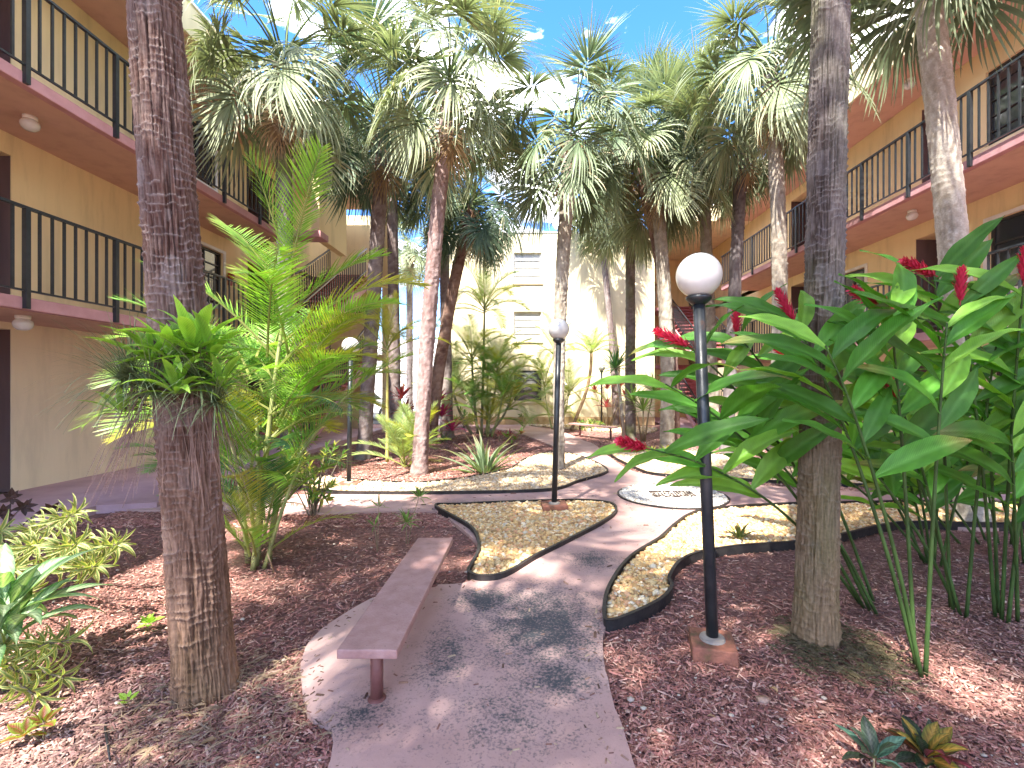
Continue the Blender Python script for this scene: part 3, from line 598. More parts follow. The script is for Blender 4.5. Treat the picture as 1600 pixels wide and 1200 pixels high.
car = empty('parked_car', (-7.9, 22.4, .02), 'white parked car glimpsed between the trunks beyond the left stairs', 'car')
M_car = mat('white_car_paint', [(.72, .73, .74)], .15, spec=.6); M_tyre = mat('tyre_rubber', [(.02, .02, .02)], .8)
prof = [(-2.2,.35),(-2.25,.7),(-2.0,.85),(-1.35,.92),(-.75,1.38),(.75,1.42),(1.35,.95),(2.1,.85),(2.25,.6),(2.2,.32),(-2.2,.3)]
b = MB(); nP = len(prof); b.add([(x, -.88, z) for x, z in prof]+[(x, .88, z) for x, z in prof], [tuple(range(nP)), tuple(range(2*nP-1, nP-1, -1))]+[(i, nP+i, nP+(i+1) % nP, (i+1) % nP) for i in range(nP)]); b.build('body', M_car, car, bevel=.06)
b = MB(); b.add([(-1.2,-.89,.95),(-.7,-.89,1.32),(.7,-.89,1.36),(1.2,-.89,.97)], [(0,1,2,3)]); b.add([(1.02,-.75,1.19),(1.30,-.75,.985),(1.30,.75,.985),(1.02,.75,1.19)], [(0,1,2,3)]); b.build('window', M_glass, car).location = (0, -.006, 0)
for xx in (-1.35, 1.35):
    for yy in (-.8, .8):
        wl = empty_w = MB(); wl.tube([(xx, yy-.1, .33), (xx, yy+.1, .33)], .33, 20); wo = wl.build('wheel', M_tyre, car)
        h = MB(); h.tube([(xx, yy-.108, .33), (xx, yy+.108, .33)], .19, 16); h.build('rim', M_white, wo)
for yy in (-.6, .6):
    h = MB(); h.box(2.13, 2.235, yy-.18, yy+.18, .62, .78); h.build('headlight', M_white, car)

# ceiling lights and the alarm
def ceiling_light(p, label):
    t = empty('ceiling_light', p, label, 'light', 'round ceiling lights under the balconies')
    b = MB(); b.lathe((0,0,-.045), [(.07,0),(.075,.01),(.075,.045)], 20); b.build('base', M_white, t, True)
    b = MB(); b.lathe((0,0,-.19), [(.01,0),(.05,.006),(.085,.035),(.1,.075),(.095,.11),(.07,.14),(.055,.15)], 24); b.build('globe', M_bulb, t, True)
def under(px, py, zc):     # point of a ceiling at height zc seen at this pixel
    Y = (zc-EYE)*FPX/(VY-py); return Vector(((px-VX)/FPX*Y, Y, zc))
ceiling_light(under(47, 182, F3-.156), 'white globe light under the top left balcony walkway')
ceiling_light(under(36, 493, F2-.156), 'white globe light under the lower left balcony walkway')
ceiling_light(under(1421, 124, RZ-.0), 'white globe light under the right roof overhang')
ceiling_light(under(1425, 329, F3R-.156), 'white globe light under the right top floor walkway')
al = empty('fire_alarm', (LW+.02, 11.43, F2+1.62), 'small red alarm bell on the left building wall behind the near palm', 'alarm')
b = MB(); b.tube([(0,0,0),(.07,0,0)], [.09,.08], 16); b.build('bell', M_red, al, True); b = MB(); b.box(-.015,.03,-.05,.05,-.22,-.1); b.build('box', M_red, al)

# ------------------------------------------------------------------ lamp posts, benches
def lamp(base, lean, H, label, block=.17, rz=0, bh=.085):
    t = empty('lamp_post', base, label, 'lamp', 'black garden lamp posts with white globes', rz)
    Mi = Matrix.Rotation(-rz, 4, 'Z'); ln = Mi @ Vector(lean)
    b = MB(); b.box(-block, block, -block, block, -.03, bh); b.build('base', M_base, t, bevel=.008)
    b = MB(); b.lathe((0,0,bh), [(.075,0),(.07,.012),(.045,.02)], 20); b.build('mortar', mat('mortar', [(.25,.22,.19)], .9), t) if 'mortar' not in bpy.data.materials else b.build('mortar', bpy.data.materials['mortar'], t)
    top = Vector((ln.x, ln.y, H-.12))
    b = MB(); b.tube([(0,0,bh+.005), (ln.x*.5, ln.y*.5, H*.5), top], [.035,.035,.0345], 20); b.build('pole', M_rail, t, True)
    b = MB(); b.lathe(top-Vector((0,0,.02)), [(.035,0),(.05,.01),(.075,.035),(.075,.05),(.05,.052)], 24); b.build('collar', M_rail, t, True)
    b = MB(); rg = .133; pr = [(rg*math.sin(t_), -rg*math.cos(t_)) for t_ in np.linspace(.42, math.pi-.01, 20)]; b.lathe(top+Vector((0,0,.155)), pr, 36); b.build('globe', M_bulb, t, True)
    return t
b1 = G(1113, 1020); tp = P(1092, 432, b1.y); lamp(b1, (tp.x-b1.x, 0, 0), tp.z-.03, 'tall lamp post standing nearest in the right mulch by the big ginger leaves', .125, R(-14))
b2 = G(866, 797, .035); tp = P(873, 517, b2.y); lamp(b2, (tp.x-b2.x, 0, 0), tp.z-.05, 'lamp post in the middle of the golden pebble bed', .16, R(3))
b3 = G(940, 668); tp = P(941, 524+0, b3.y); lamp(b3, (0, 0, 0), P(941, 575, b3.y).z-.03, 'small far lamp post near the cream building and distant bench', .15)
b4 = G(545, 762); lamp(b4, (.03, 0, 0), P(549, 541, b4.y).z-.03, 'lamp post half hidden behind the feathery palm before the left stairs', .16)

def bench(name_lbl, ends, wid, H, legs, slats=1):
    a_, b_ = Vector(ends[0]), Vector(ends[1]); d = (b_-a_); L_ = d.length; c = (a_+b_)/2
    t = empty('garden_bench', (c.x, c.y, .03), name_lbl, 'bench', 'pinkish brown plank benches', math.atan2(d.y, d.x))
    b = MB(); b.box(-L_/2, L_/2, -wid/2, wid/2, H-.045-.03, H-.03); b.build('seat', M_bench, t, bevel=.006)
    for x in legs:
        l = MB(); l.tube([(x*L_, 0, -.01), (x*L_, 0, H-.076)], .031, 20); lo = l.build('leg', M_benchleg, t, True)
        f = MB(); f.lathe((x*L_, 0, -.001), [(.048, 0), (.045, .008), (.033, .018)], 20); f.build('foot', M_benchleg, lo, True)
# near bench: front edge corners at (527,1022)/(620,1030), rear at (660,840)/(705,840)
HB = .36
def at_h(px, py, z): Y = (EYE-z)*FPX/(py-VY); return Vector(((px-VX)/FPX*Y, Y, 0))
pA = (at_h(527, 1012, HB)+at_h(620, 1019, HB))/2; pB = (at_h(656, 840, HB)+at_h(705, 840, HB))/2
wA = (at_h(620, 1019, HB)-at_h(527, 1012, HB)).length
bench('long pinkish brown plank bench standing on the near path', (pA, pB), wA*.97, HB, (-.41, .41))
bench('small far bench with two legs beside the distant lamp post', (G(894, 681)+Vector((0, 0, 0)), G(960, 690)), .28, .42, (-.3, .42))

# ------------------------------------------------------------------ palms
def vnoise(u, v, nu, seed, per=True):       # value noise, periodic in u
    r_ = np.random.default_rng(seed); gu = nu; gv = int(v.max())+3; g = r_.uniform(0, 1, (gu, gv))
    ui = np.floor(u).astype(int); vi = np.floor(v).astype(int); fu = u-ui; fv = v-vi; fu = fu*fu*(3-2*fu); fv = fv*fv*(3-2*fv)
    A = g[ui % gu, vi]; B = g[(ui+1) % gu, vi]; C_ = g[ui % gu, vi+1]; D = g[(ui+1) % gu, vi+1]
    return (A*(1-fu)+B*fu)*(1-fv)+(C_*(1-fu)+D*fu)*fv
def trunk(parent, pts, r0, r1, seed, nu=24, nv=90, amp=.012, rings=9, moss=0, flare=.3, cols=((.30,.25,.23),(.44,.39,.37),(.20,.14,.12)), crack=.5, low=None):
    """a palm trunk in local coordinates: leaf-scar rings and vertical fissures as relief"""
    cur = smooth_closed([Vector(p) for p in pts], 12, False); m = len(cur)
    Ls = [0]
    for i in range(1, m): Ls.append(Ls[-1]+(cur[i]-cur[i-1]).length)
    H = Ls[-1]; s = np.linspace(0, H, nv); cx, cy, cz = [np.interp(s, Ls, [p[k] for p in cur]) for k in range(3)]
    th = np.arange(nu)/nu; U, V = np.meshgrid(th, s, indexing='ij')
    warp = (vnoise(U*9, V*4, 9, seed)-.5)*1.3+(vnoise(U*23, V*9, 23, seed+20)-.5)*.55+(vnoise(U*3, V*.9, 3, seed+9)-.5)*1.6
    ph = (V*rings+warp) % 1.0; ring = np.where(ph < .82, ph/.82, (1-ph)/.18)          # rising lip then sharp step
    ringamp = np.clip(vnoise(U*13, V*rings*.8, 13, seed+1)*2.4-.8, 0, 1.3)
    k1 = max(8, nu//4); wu = U+(vnoise(U*9, V*3, 9, seed+21)-.5)*.02; wu = wu % 1.0; fis = vnoise(wu*k1, V*1.6, k1, seed+2); k2 = max(12, nu//3); fis2 = vnoise(wu*k2, V*5, k2, seed+3)
    cr_ = -np.clip(1-np.abs(fis-.5)/.10, 0, 1)*.85*crack*np.clip(vnoise(U*5, V*4, 5, seed+22)*2-.3, 0, 1)-np.clip(.33-fis2, 0, 1)*2.0*crack
    rough = (vnoise(U*(nu//2), V*18, nu//2, seed+4)-.5)
    rad = np.interp(s, [0, .25, .8, H], [r0*(1+flare), r0*(1+flare*.25), r0, r1])[None]
    rad = rad*(1+.05*(vnoise(U*4, V*1.3, 4, seed+5)-.5))
    lobes = 1+.10*np.exp(-V/.18)*np.sin(U*6.283*5+seed)*flare
    Rr = rad*lobes+amp*(ring**3*(.15+ringamp)*1.1+cr_*1.25+rough*1.1+(fis-.5)*.9)
    x = cx[None]+Rr*np.cos(U*2*np.pi); y = cy[None]+Rr*np.sin(U*2*np.pi); z = np.broadcast_to(cz[None], x.shape)
    Vt = np.stack([x, y, z], -1).reshape(-1, 3)
    i, j = np.meshgrid(np.arange(nu), np.arange(nv-1), indexing='ij'); i2 = (i+1) % nu
    F = np.stack([i*nv+j, i2*nv+j, i2*nv+j+1, i*nv+j+1], -1).reshape(-1, 4)
    c0, c1, c2 = map(np.array, cols)
    mixv = np.clip(vnoise(U*5, V*1.6, 5, seed+6)*.7+rough*.8+.2, 0, 1)[..., None]; lip = (np.clip(ring-.75, 0, 1)*4*(ringamp > .4))[..., None]
    C = c2+(c0-c2)*mixv*1.3; C = C*(1-.55*np.clip(-cr_, 0, 1)[..., None]) + 0; C = C+(c1-C)*np.clip(lip*.38+(vnoise(U*6, V*6, 6, seed+8)[..., None] > .78)*.2, 0, 1)  # fissures also darkened in the bark colour, as shade lying in them
    if low:
        lo = (np.clip(1.15-V/1.9, 0, 1)*(.55+.5*vnoise(U*5, V*2, 5, seed+12)))[..., None]; C = C+(np.array(low)*(.55+.9*mixv)-C)*np.clip(lo, 0, .9)
    if moss:
        mg = (np.clip(vnoise(U*4, V*3, 4, seed+7)-.35, 0, 1)*2.2*moss)[..., None]; mg = np.clip(mg, 0, .85); C = C+(np.array((.13, .15, .045))-C)*mg
    mossb = np.exp(-V/.22)[..., None]*.35; C = C+(np.array((.11, .12, .05))-C)*mossb*(vnoise(U*6, V*8, 6, seed+11)[..., None])
    return bulk('trunk', Vt, F, np.clip(C, .02, .9).reshape(-1, 3), M_trunk, parent, True)

def ribbon(b, p, d, side, L_, w, segs, grav, col0, col1, wshape=None, twist=0):
    """a narrow leaf that starts at p along d and sags under gravity"""
    p = Vector(p); d = Vector(d).normalized(); side = Vector(side).normalized(); st = L_/segs; vs = []; cs = []
    for i in range(segs+1):
        t = i/segs; ww = (wshape(t) if wshape else (min(1, t*5+.35)*(1-t**2.2)))*w/2
        if i == segs: ww = .0008
        vs += [p-side*ww, p+side*ww]; c = tuple(col0[k]+(col1[k]-col0[k])*t for k in range(3)); cs += [c, c]
        p = p+d*st; d = (d+Vector((0, 0, -1))*grav*(t+.15)*st).normalized()
        side = (side-d*side.dot(d)).normalized()
    b.add(vs, [(2*i, 2*i+1, 2*i+3, 2*i+2) for i in range(segs)], 0, cs)
def fan_mesh(seed, el, pet=.85, fl=.84, col=(.12,.19,.055), col2=(.22,.28,.12), grav=2.0, dead=False, n=48):
    r_ = random.Random(seed); b = MB(); el = R(el)
    d = Vector((math.cos(el), 0, math.sin(el))); p = Vector((0, 0, 0)); pts = []; K = 6
    for i in range(K+1): pts.append(p.copy()); p = p+d*(pet/K); d = (d+Vector((0,0,-1))*.10*(1+i*.25)).normalized()
    pc = (.16,.22,.08) if not dead else (.28,.18,.10)
    b.col = pc; b.tube(pts, [.020-.012*i/K for i in range(K+1)], 5)
    tip = pts[-1]; fwd = d; side = Vector((0,1,0)); nrm = fwd.cross(side)*-1
    if nrm.z < 0: nrm = -nrm
    fold = r_.uniform(.15, .5)
    cost = []
    q = tip.copy(); cd = fwd.copy()
    for i in range(6): cost.append(q.copy()); q = q+cd*.05; cd = (cd+Vector((0,0,-1))*.16).normalized()
    for i in range(n):
        f = (i+.5)/n*2-1; a_ = f*R(128)+r_.uniform(-.03, .03)
        ori = cost[int(5*(1-abs(f)))]
        dd = fwd*math.cos(a_)+side*math.sin(a_)+nrm*(fold*abs(math.sin(a_))*.8-(.1 if not dead else .5)); dd.normalize()
        sv = (side*math.cos(a_)-fwd*math.sin(a_)); sv = (sv+nrm*r_.uniform(-.9, .9)*.5).normalized()
        L_ = fl*(1-.28*abs(f)**2)*r_.uniform(.85, 1.1)
        v_ = r_.uniform(.75, 1.3); c0 = tuple(x*v_ for x in col); c1 = tuple(x*v_ for x in col2)
        if r_.random() < .07: c1 = (.42, .36, .22)
        ribbon(b, ori, dd, sv, L_, 0.030 if not dead else .02, 7, grav*r_.uniform(.6, 1.6), c0, c1, lambda t: (.35+t*2.6 if t < .25 else 1)*(1-max(0, t-.45)/.55*.85))
    return b.mesh('frond', M_fan, False)
GREEN = dict(col=(.10,.15,.075), col2=(.23,.27,.17)); LITE = dict(col=(.18,.225,.11), col2=(.33,.36,.23)); DARK = dict(col=(.06,.11,.06), col2=(.15,.20,.125))
FANS = {}
for key, pal in (('g', GREEN), ('l', LITE), ('d', DARK)):
    FANS[key] = [[fan_mesh(s*7+j, el, **pal, grav=g_) for s in range(2)] for j, (el, g_) in enumerate([(78, .6), (58, 1.4), (36, 2.5), (12, 3.6), (-15, 4.4), (-45, 3.4)])]
DEAD = [fan_mesh(91+i, -72, pet=.6, fl=.6, col=(.30,.19,.10), col2=(.42,.31,.19), grav=4, dead=True, n=26) for i in range(2)]
boot = MB(); boot.col = (.27, .17, .10); boot.tube([(0,0,0),(.10,0,.07),(.17,0,.17)], [.045,.028,.012], 5); boot_me = boot.mesh('leaf_base', M_trunk)
def crown(t, top, n, sc, key, seed, rt, dead=3, up=1.0):
    r_ = random.Random(seed); top = Vector(top)
    for i in range(n):
        f = (i+.5)/n; az = i*2.39996+r_.uniform(-.25, .25)
        j = min(5, int(6*(f**up)*.999)); me = FANS[key][j][r_.randrange(2)]
        s_ = sc*r_.uniform(.85, 1.15); zz_ = top.z+.42*sc*(1-f)
        Mx = Matrix.Translation((top.x+rt*.5*math.cos(az), top.y+rt*.5*math.sin(az), zz_)) @ Matrix.Rotation(az, 4, 'Z') @ Matrix.Rotation(r_.uniform(-.25, .25), 4, 'Y') @ Matrix.Rotation(r_.uniform(-.5, .5), 4, 'X') @ Matrix.Scale(s_, 4)
        link('frond', me, t, Mx)
    for i in range(dead):
        az = r_.uniform(0, 6.28); Mx = Matrix.Translation((top.x+rt*.6*math.cos(az), top.y+rt*.6*math.sin(az), top.z-.1)) @ Matrix.Rotation(az, 4, 'Z') @ Matrix.Rotation(r_.uniform(-.1, .15), 4, 'Y') @ Matrix.Scale(sc*r_.uniform(.8, 1.05), 4)
        o = link('frond', DEAD[i % 2], t, Mx); o['label'] = 'dead brown hanging frond'
    for i in range(16):
        az = i*2.4; Mx = Matrix.Translation((top.x+rt*.75*math.cos(az), top.y+rt*.75*math.sin(az), top.z-.55+.032*i)) @ Matrix.Rotation(az, 4, 'Z') @ Matrix.Scale(1.0, 4)
        link('leaf_base', boot_me, t, Mx)
PG = 'fan palms growing in the courtyard'
def palm(base, top, r0, r1, label, seed, n=34, sc=1.0, key='g', mid=None, dead=3, up=1.0, **kw):
    base = Vector(base); top = Vector(top)-base
    t = empty('fan_palm', base, label, 'palm tree', PG)
    m1 = top*.33; m2 = top*.66
    if mid: m1 = m1+Vector((mid, 0, 0)); m2 = m2+Vector((mid, 0, 0))
    trunk(t, [(0,0,-.03), m1, m2, top], r0, r1, seed, **kw)
    if n: crown(t, top, n, sc, key, seed, r1, dead, up)
    return t
def tpx(px, py, D): return P(px, py, D)
GREYT = ((.25,.205,.195),(.40,.35,.33),(.13,.09,.08)); BRN = ((.24,.155,.12),(.36,.28,.24),(.13,.07,.055)); PALET = ((.36,.32,.265),(.52,.47,.39),(.22,.18,.14)); DKT = ((.19,.165,.165),(.34,.31,.31),(.08,.06,.06))
palm((-1.68, 2.45, 0), (-2.17, 2.35, 7.4), .132, .082, 'thick ringed palm trunk nearest on the left carrying bromeliads', 11, 34, 1.25, 'g', nu=260, nv=1100, amp=.0085, rings=25, crack=1.35, flare=.12, cols=((.20,.145,.125),(.40,.36,.34),(.085,.045,.035)), low=(.20,.115,.07))
palm((1.80, 2.95, 0), (2.02, 3.0, 7.6), .114, .088, 'dark rough palm trunk nearest on the right in front of the ginger', 12, 34, 1.25, 'g', nu=240, nv=1100, amp=.008, rings=23, crack=1.2, flare=.2, moss=.25, cols=((.15,.13,.125),(.28,.26,.255),(.06,.045,.04)), low=(.19,.125,.07))
palm((5.12, 5.4, 0), (4.50, 5.4, 6.95), .15, .13, 'pale tilted palm with bark lightened as if sunlit in front of the right balconies', 13, 34, 1.15, 'g', mid=.05, dead=0, nu=72, nv=360, amp=.008, rings=14, cols=((.48,.43,.36),(.66,.60,.51),(.30,.25,.19)))  # pale bark, its colour raised further to stand in for sunlight
palm((4.75, 9.0, 0), tpx(1205, 120, 9), .14, .13, 'palm with mossy upper trunk left of the dark right trunk', 14, 38, 1.1, 'l', mid=.1, nu=48, nv=240, rings=12, cols=PALET, dead=6)
palm(G(874, 738), tpx(893, 225, 8.75), .095, .14, 'slender speckled palm rising from the pale gravel bed', 15, 30, 1.08, 'g', mid=-.08, nu=48, nv=240, rings=12, up=.85, cols=PALET, dead=2)
palm(G(655, 741), tpx(703, 150, 8.5), .135, .125, 'palm with reddish upper trunk left of centre', 16, 32, 1.12, 'l', mid=-.05, nu=48, nv=240, rings=12, cols=((.30,.215,.20),(.44,.36,.345),(.16,.09,.08)), dead=4)
palm(G(568, 717), tpx(600, 205, 10.3), .15, .15, 'grey palm behind the feathery fronds beside the left stairs', 17, 32, 1.25, 'd', nu=40, nv=220, rings=11, cols=GREYT)
palm((-4.15, 8.1, 0), tpx(442, 120, 8.1), .12, .125, 'palm with mossy trunk before the left balconies', 18, 32, 1.1, 'l', nu=40, nv=200, rings=10, moss=1.2, cols=DKT, dead=6)
palm(G(671, 693), tpx(735, 330, 13), .17, .15, 'palm just behind the reddish one with a brown base', 19, 34, 1.15, 'd', mid=-.1, nu=32, nv=180, rings=10, cols=BRN, dead=4)
palm(G(700, 684), tpx(692, 300, 14.5), .17, .14, 'straight grey palm at the left edge of the far facade', 20, 32, 1.1, 'd', nu=32, nv=180, rings=10, cols=GREYT)
palm(G(618, 690), tpx(612, 250, 13.4), .17, .14, 'grey palm trunk standing before the gap with the car', 21, 30, 1.1, 'g', nu=32, nv=180, rings=10, cols=GREYT)
palm(G(640, 655), tpx(640, 400, 22), .16, .15, 'small distant palm seen through the gap of blue sky', 22, 30, 1.1, 'l', nu=24, nv=120, rings=8, cols=DKT, dead=8)
palm(G(963, 667), tpx(934, 335, 18.2), .12, .11, 'thin grey palm nearest the small far lamp post', 23, 30, 1.15, 'g', mid=.1, nu=32, nv=160, rings=9, cols=GREYT)
palm(G(985, 688), tpx(985, 330, 13.9), .15, .13, 'grey green palm trunk against the shaded far wall', 24, 32, 1.1, 'l', nu=32, nv=160, rings=9, moss=.5, cols=GREYT)
palm(G(1043, 706), tpx(1022, 265, 11.4), .165, .15, 'whitish thick palm trunk in front of the right stairs', 25, 32, 1.2, 'l', mid=.1, nu=40, nv=200, rings=10, cols=PALET, dead=5)
palm((4.88, 12.3, 0), tpx(1098, 245, 12.3), .15, .14, 'palm with a heavy skirt beside the right stairs', 26, 32, 1.2, 'l', nu=32, nv=160, rings=10, cols=PALET, dead=9)
palm((4.72, 11.2, 0), tpx(1160, 215, 11.2), .14, .14, 'deep green palm before the right balconies', 27, 30, 1.1, 'g', nu=32, nv=160, rings=10, cols=DKT, dead=3)
palm(G(1054, 702), tpx(990, 225, 11.6), .14, .13, 'leaning palm whose crown stands right of the slender one', 28, 36, 1.15, 'g', mid=.25, nu=32, nv=160, rings=10, cols=BRN, dead=4)
# palms added out of view around the camera to shade the courtyard's near half
palm((-2.8, -1.6, 0), (-2.6, -1.4, 7.3), .15, .14, 'unseen palm added for shade behind the viewpoint on the left', 30, 38, 1.35, 'g', nu=32, nv=120)
palm((.9, -2.2, 0), (.7, -1.8, 7.9), .15, .14, 'unseen palm added for shade behind the viewpoint near the path', 31, 38, 1.35, 'g', nu=32, nv=120)
palm((3.6, .2, 0), (3.4, .4, 7.6), .15, .14, 'unseen palm added for shade right of the viewpoint', 33, 38, 1.35, 'g', nu=32, nv=120)

palm((2.4, -1.8, 0), (2.5, -1.6, 7.2), .15, .14, 'unseen palm added for shade behind the viewpoint on the right', 35, 38, 1.4, 'g', nu=32, nv=120)

# ------------------------------------------------------------------ feather palms
def feather(b, p, d, L_, grav, n=34, ll=.34, col=(.10,.24,.03), col2=(.20,.36,.07), seed=0, w=.017, lift=.35, rach=(.32,.34,.10), petiole=.18, lg=1.4):
    r_ = random.Random(seed); p = Vector(p); d = Vector(d).normalized(); K = 16; st = L_/K; pts = [p.copy()]; ds = [d.copy()]
    h0 = Vector((d.x, d.y, 0)); h0 = h0.normalized() if h0.length > .05 else Vector((1, 0, 0)); side0 = Vector((-h0.y, h0.x, 0))
    for i in range(K):
        p = p+d*st; d = (d+Vector((0,0,-1))*grav*(.3+i/K)*st+side0*r_.uniform(-.01, .01)).normalized(); pts.append(p.copy()); ds.append(d.copy())
    b.tube(pts, [.011*(1-.85*i/K)*max(1, L_) for i in range(K+1)], 5, 0, True, [rach]*(K+1))
    for i in range(n):
        t = petiole+(1-petiole)*(i+.4)/n; x = t*K; k = min(K-1, int(x)); f = x-k; q = pts[k].lerp(pts[k+1], f); dd = ds[k].lerp(ds[k+1], f).normalized()
        nn = side0.cross(dd).normalized(); nn = nn if nn.z > 0 or True else -nn
        up = dd.cross(side0).normalized();  up = up if up.z > 0 else -up
        prof = math.sin(math.pi*min(1, .14+.86*(i+1)/n)*.93)**.7
        for s_ in (-1, 1):
            v_ = r_.uniform(.8, 1.25); c0 = tuple(a*v_ for a in col); c1 = tuple(a*v_ for a in col2)
            if r_.random() < .09: c1 = (.42, .36, .12)
            ld = side0*s_*1.0+dd*(.55+.5*t)+up*(lift*(1-t*.6)+r_.uniform(-.16, .16))
            ribbon(b, q, ld, dd-ld.normalized()*dd.dot(ld.normalized())+up*.25*s_, ll*prof*r_.uniform(.9, 1.08), w, 4, lg*r_.uniform(.7, 1.3), c0, c1, lambda t: min(1, t*4+.35)*(1-t**3))
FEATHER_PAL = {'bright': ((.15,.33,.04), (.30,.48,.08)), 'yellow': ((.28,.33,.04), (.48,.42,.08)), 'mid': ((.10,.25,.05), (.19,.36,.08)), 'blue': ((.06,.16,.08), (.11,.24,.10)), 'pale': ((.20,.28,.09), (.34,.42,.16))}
def areca(base, label, canes, fronds, group='feathery palms in the planting beds', cat='palm tree', seed=0, cane_col=(.36,.38,.14), name='feather_palm'):
    base = Vector(base); t = empty(name, base, label, cat, group)
    for pts, r0, r1 in canes:
        b = MB(); pts = [Vector(p) for p in pts]; cur = smooth_closed(pts, 6, False); n_ = len(cur)
        cc = []
        for i in range(n_): v_ = 1.0 if i % 3 else .62; cc.append(tuple(c*v_ for c in cane_col))
        b.tube(cur, [r0+(r1-r0)*i/(n_-1)+(.002 if i % 3 == 0 else 0) for i in range(n_)], 9, 0, True, cc); b.build('cane', M_stem, t, True)
    for i, (p, d, L_, g_, pal, ll) in enumerate(fronds):
        b = MB(); c0, c1 = FEATHER_PAL[pal]; feather(b, p, d, L_, g_, int(24+L_*17), ll, c0, c1, seed*100+i, w=.58*L_*.82/int(24+L_*17)); b.build('frond', M_feather, t)
    return t
# the big one, left foreground. base at (400,885)
A0 = G(400, 885); D0 = A0.y
def rel(px, py, dy=0): return P(px, py, D0+dy)-A0
mainc = rel(432, 560)
canes = [([(0,0,0), rel(415, 720), rel(430, 590), rel(452, 430)], .026, .012), ([(.06,.1,0), rel(440, 760, .1), rel(520, 640, .1)], .022, .012), ([(-.1,.05,0), rel(375, 760, .05), rel(345, 620, .1)], .022, .012),
         ([(.02,-.08,0), rel(405, 780, -.1), rel(400, 650, -.15)], .022, .012), ([(-.05,.15,0), rel(390, 760, .2), rel(410, 640, .3)], .02, .01), ([(.1,-.05,0), rel(440, 800, -.1), rel(470, 720, -.2)], .018, .01)]
fr = []
def fto(start, mid, ll=.34, g_=.8, pal='bright', L_=1.2, dy=0, sdy=0):
    s_ = rel(*start, sdy); m_ = rel(*mid, sdy+dy); fr.append((s_, (m_-s_), L_, g_, pal, ll))
fto((448, 450), (470, 340), .36, .55, 'bright', 1.25, -.05)
fto((450, 430), (425, 330), .34, .9, 'bright', 1.0, -.1)
fto((440, 500), (520, 420), .32, .9, 'bright', 1.15, .2)
fto((436, 540), (530, 455), .36, 1.0, 'yellow', 1.5, .2)
fto((430, 580), (500, 500), .36, 1.0, 'bright', 1.35, -.1)
fto((430, 600), (520, 540), .34, 1.25, 'yellow', 1.15, -.1)
fto((440, 470), (405, 395), .34, 1.1, 'bright', 1.05, .1)
fto((430, 560), (370, 490), .36, .95, 'bright', 1.2, -.1)
fto((425, 610), (350, 530), .32, 1.1, 'mid', 1.1, .15)
fto((425, 640), (490, 600), .32, 1.25, 'blue', 1.0, -.3)
fto((420, 690), (480, 640), .32, 1.35, 'mid', 1.05, -.15)
fto((420, 700), (370, 640), .32, 1.3, 'blue', 1.0, -.2)
fto((410, 720), (440, 650), .30, 1.4, 'blue', .95, -.5)
fto((410, 730), (360, 670), .30, 1.5, 'bright', .9, -.35)
fto((400, 700), (345, 600), .34, .7, 'mid', 1.05, .3)
fto((520, 640), (560, 600), .30, 1.0, 'bright', .9, .1)
fto((440, 740), (500, 700), .28, 1.5, 'mid', .8, -.2)
fto((395, 740), (420, 690), .28, 1.5, 'bright', .75, -.4)
fto((380, 760), (345, 715), .26, 1.5, 'blue', .7, 0)
fto((450, 780), (480, 740), .24, 1.6, 'bright', .6, -.1)
fto((345, 640), (325, 560), .32, 1.1, 'bright', .95, -.1)
fto((410, 620), (395, 540), .34, .9, 'mid', 1.1, .5)
fto((400, 800), (450, 775), .22, 1.8, 'mid', .55, -.1)
fto((390, 800), (350, 780), .22, 1.8, 'mid', .5, -.1)
rq = random.Random(77)
for i in range(22):
    az = i*2.4+.7; hz = (1.05, 1.35, 1.65, 1.85)[i % 4]; el = R(rq.uniform(20, 62)); k_ = rq.choice(((.0, 0), (.22, .1), (-.2, .05), (.1, -.1))); fr.append((Vector((k_[0]+.1*math.cos(az), k_[1], hz)), Vector((math.cos(az)*math.cos(el), math.sin(az)*math.cos(el), math.sin(el))), rq.uniform(.95, 1.25), rq.uniform(1.2, 1.8), rq.choice(('bright', 'bright', 'yellow')), .33))
for i in range(34):
    hz = rq.choice((.15, .3, .5, .75, 1.0, 1.25, 1.5)); az = i*2.4; el = R(rq.uniform(35, 80)-hz*8); pos = Vector((.16*math.cos(az)*(.4+hz*.6)+.05, .16*math.sin(az), hz))
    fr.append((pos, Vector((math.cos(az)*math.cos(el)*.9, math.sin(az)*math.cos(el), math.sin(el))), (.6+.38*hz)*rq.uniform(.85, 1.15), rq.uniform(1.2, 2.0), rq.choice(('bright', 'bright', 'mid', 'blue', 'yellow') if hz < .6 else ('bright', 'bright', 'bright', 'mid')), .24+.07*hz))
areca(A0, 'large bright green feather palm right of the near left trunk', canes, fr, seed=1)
rt_ = MB(); 
for i in range(260):
    a_ = random.uniform(0, 6.28); r_ = random.uniform(.02, .2); h = random.uniform(.03, .20)
    ribbon(rt_, (r_*math.cos(a_)*.6, r_*math.sin(a_)*.6, h), (math.cos(a_), math.sin(a_), .3), (-math.sin(a_), math.cos(a_), 0), random.uniform(.1, .25), .008, 3, 8, (.10,.07,.05), (.16,.11,.08))
o = rt_.build('root_mat', M_root); o.location = A0; tag(o, 'dark fibrous root mat at the foot of the large feather palm', 'roots', kind='stuff')

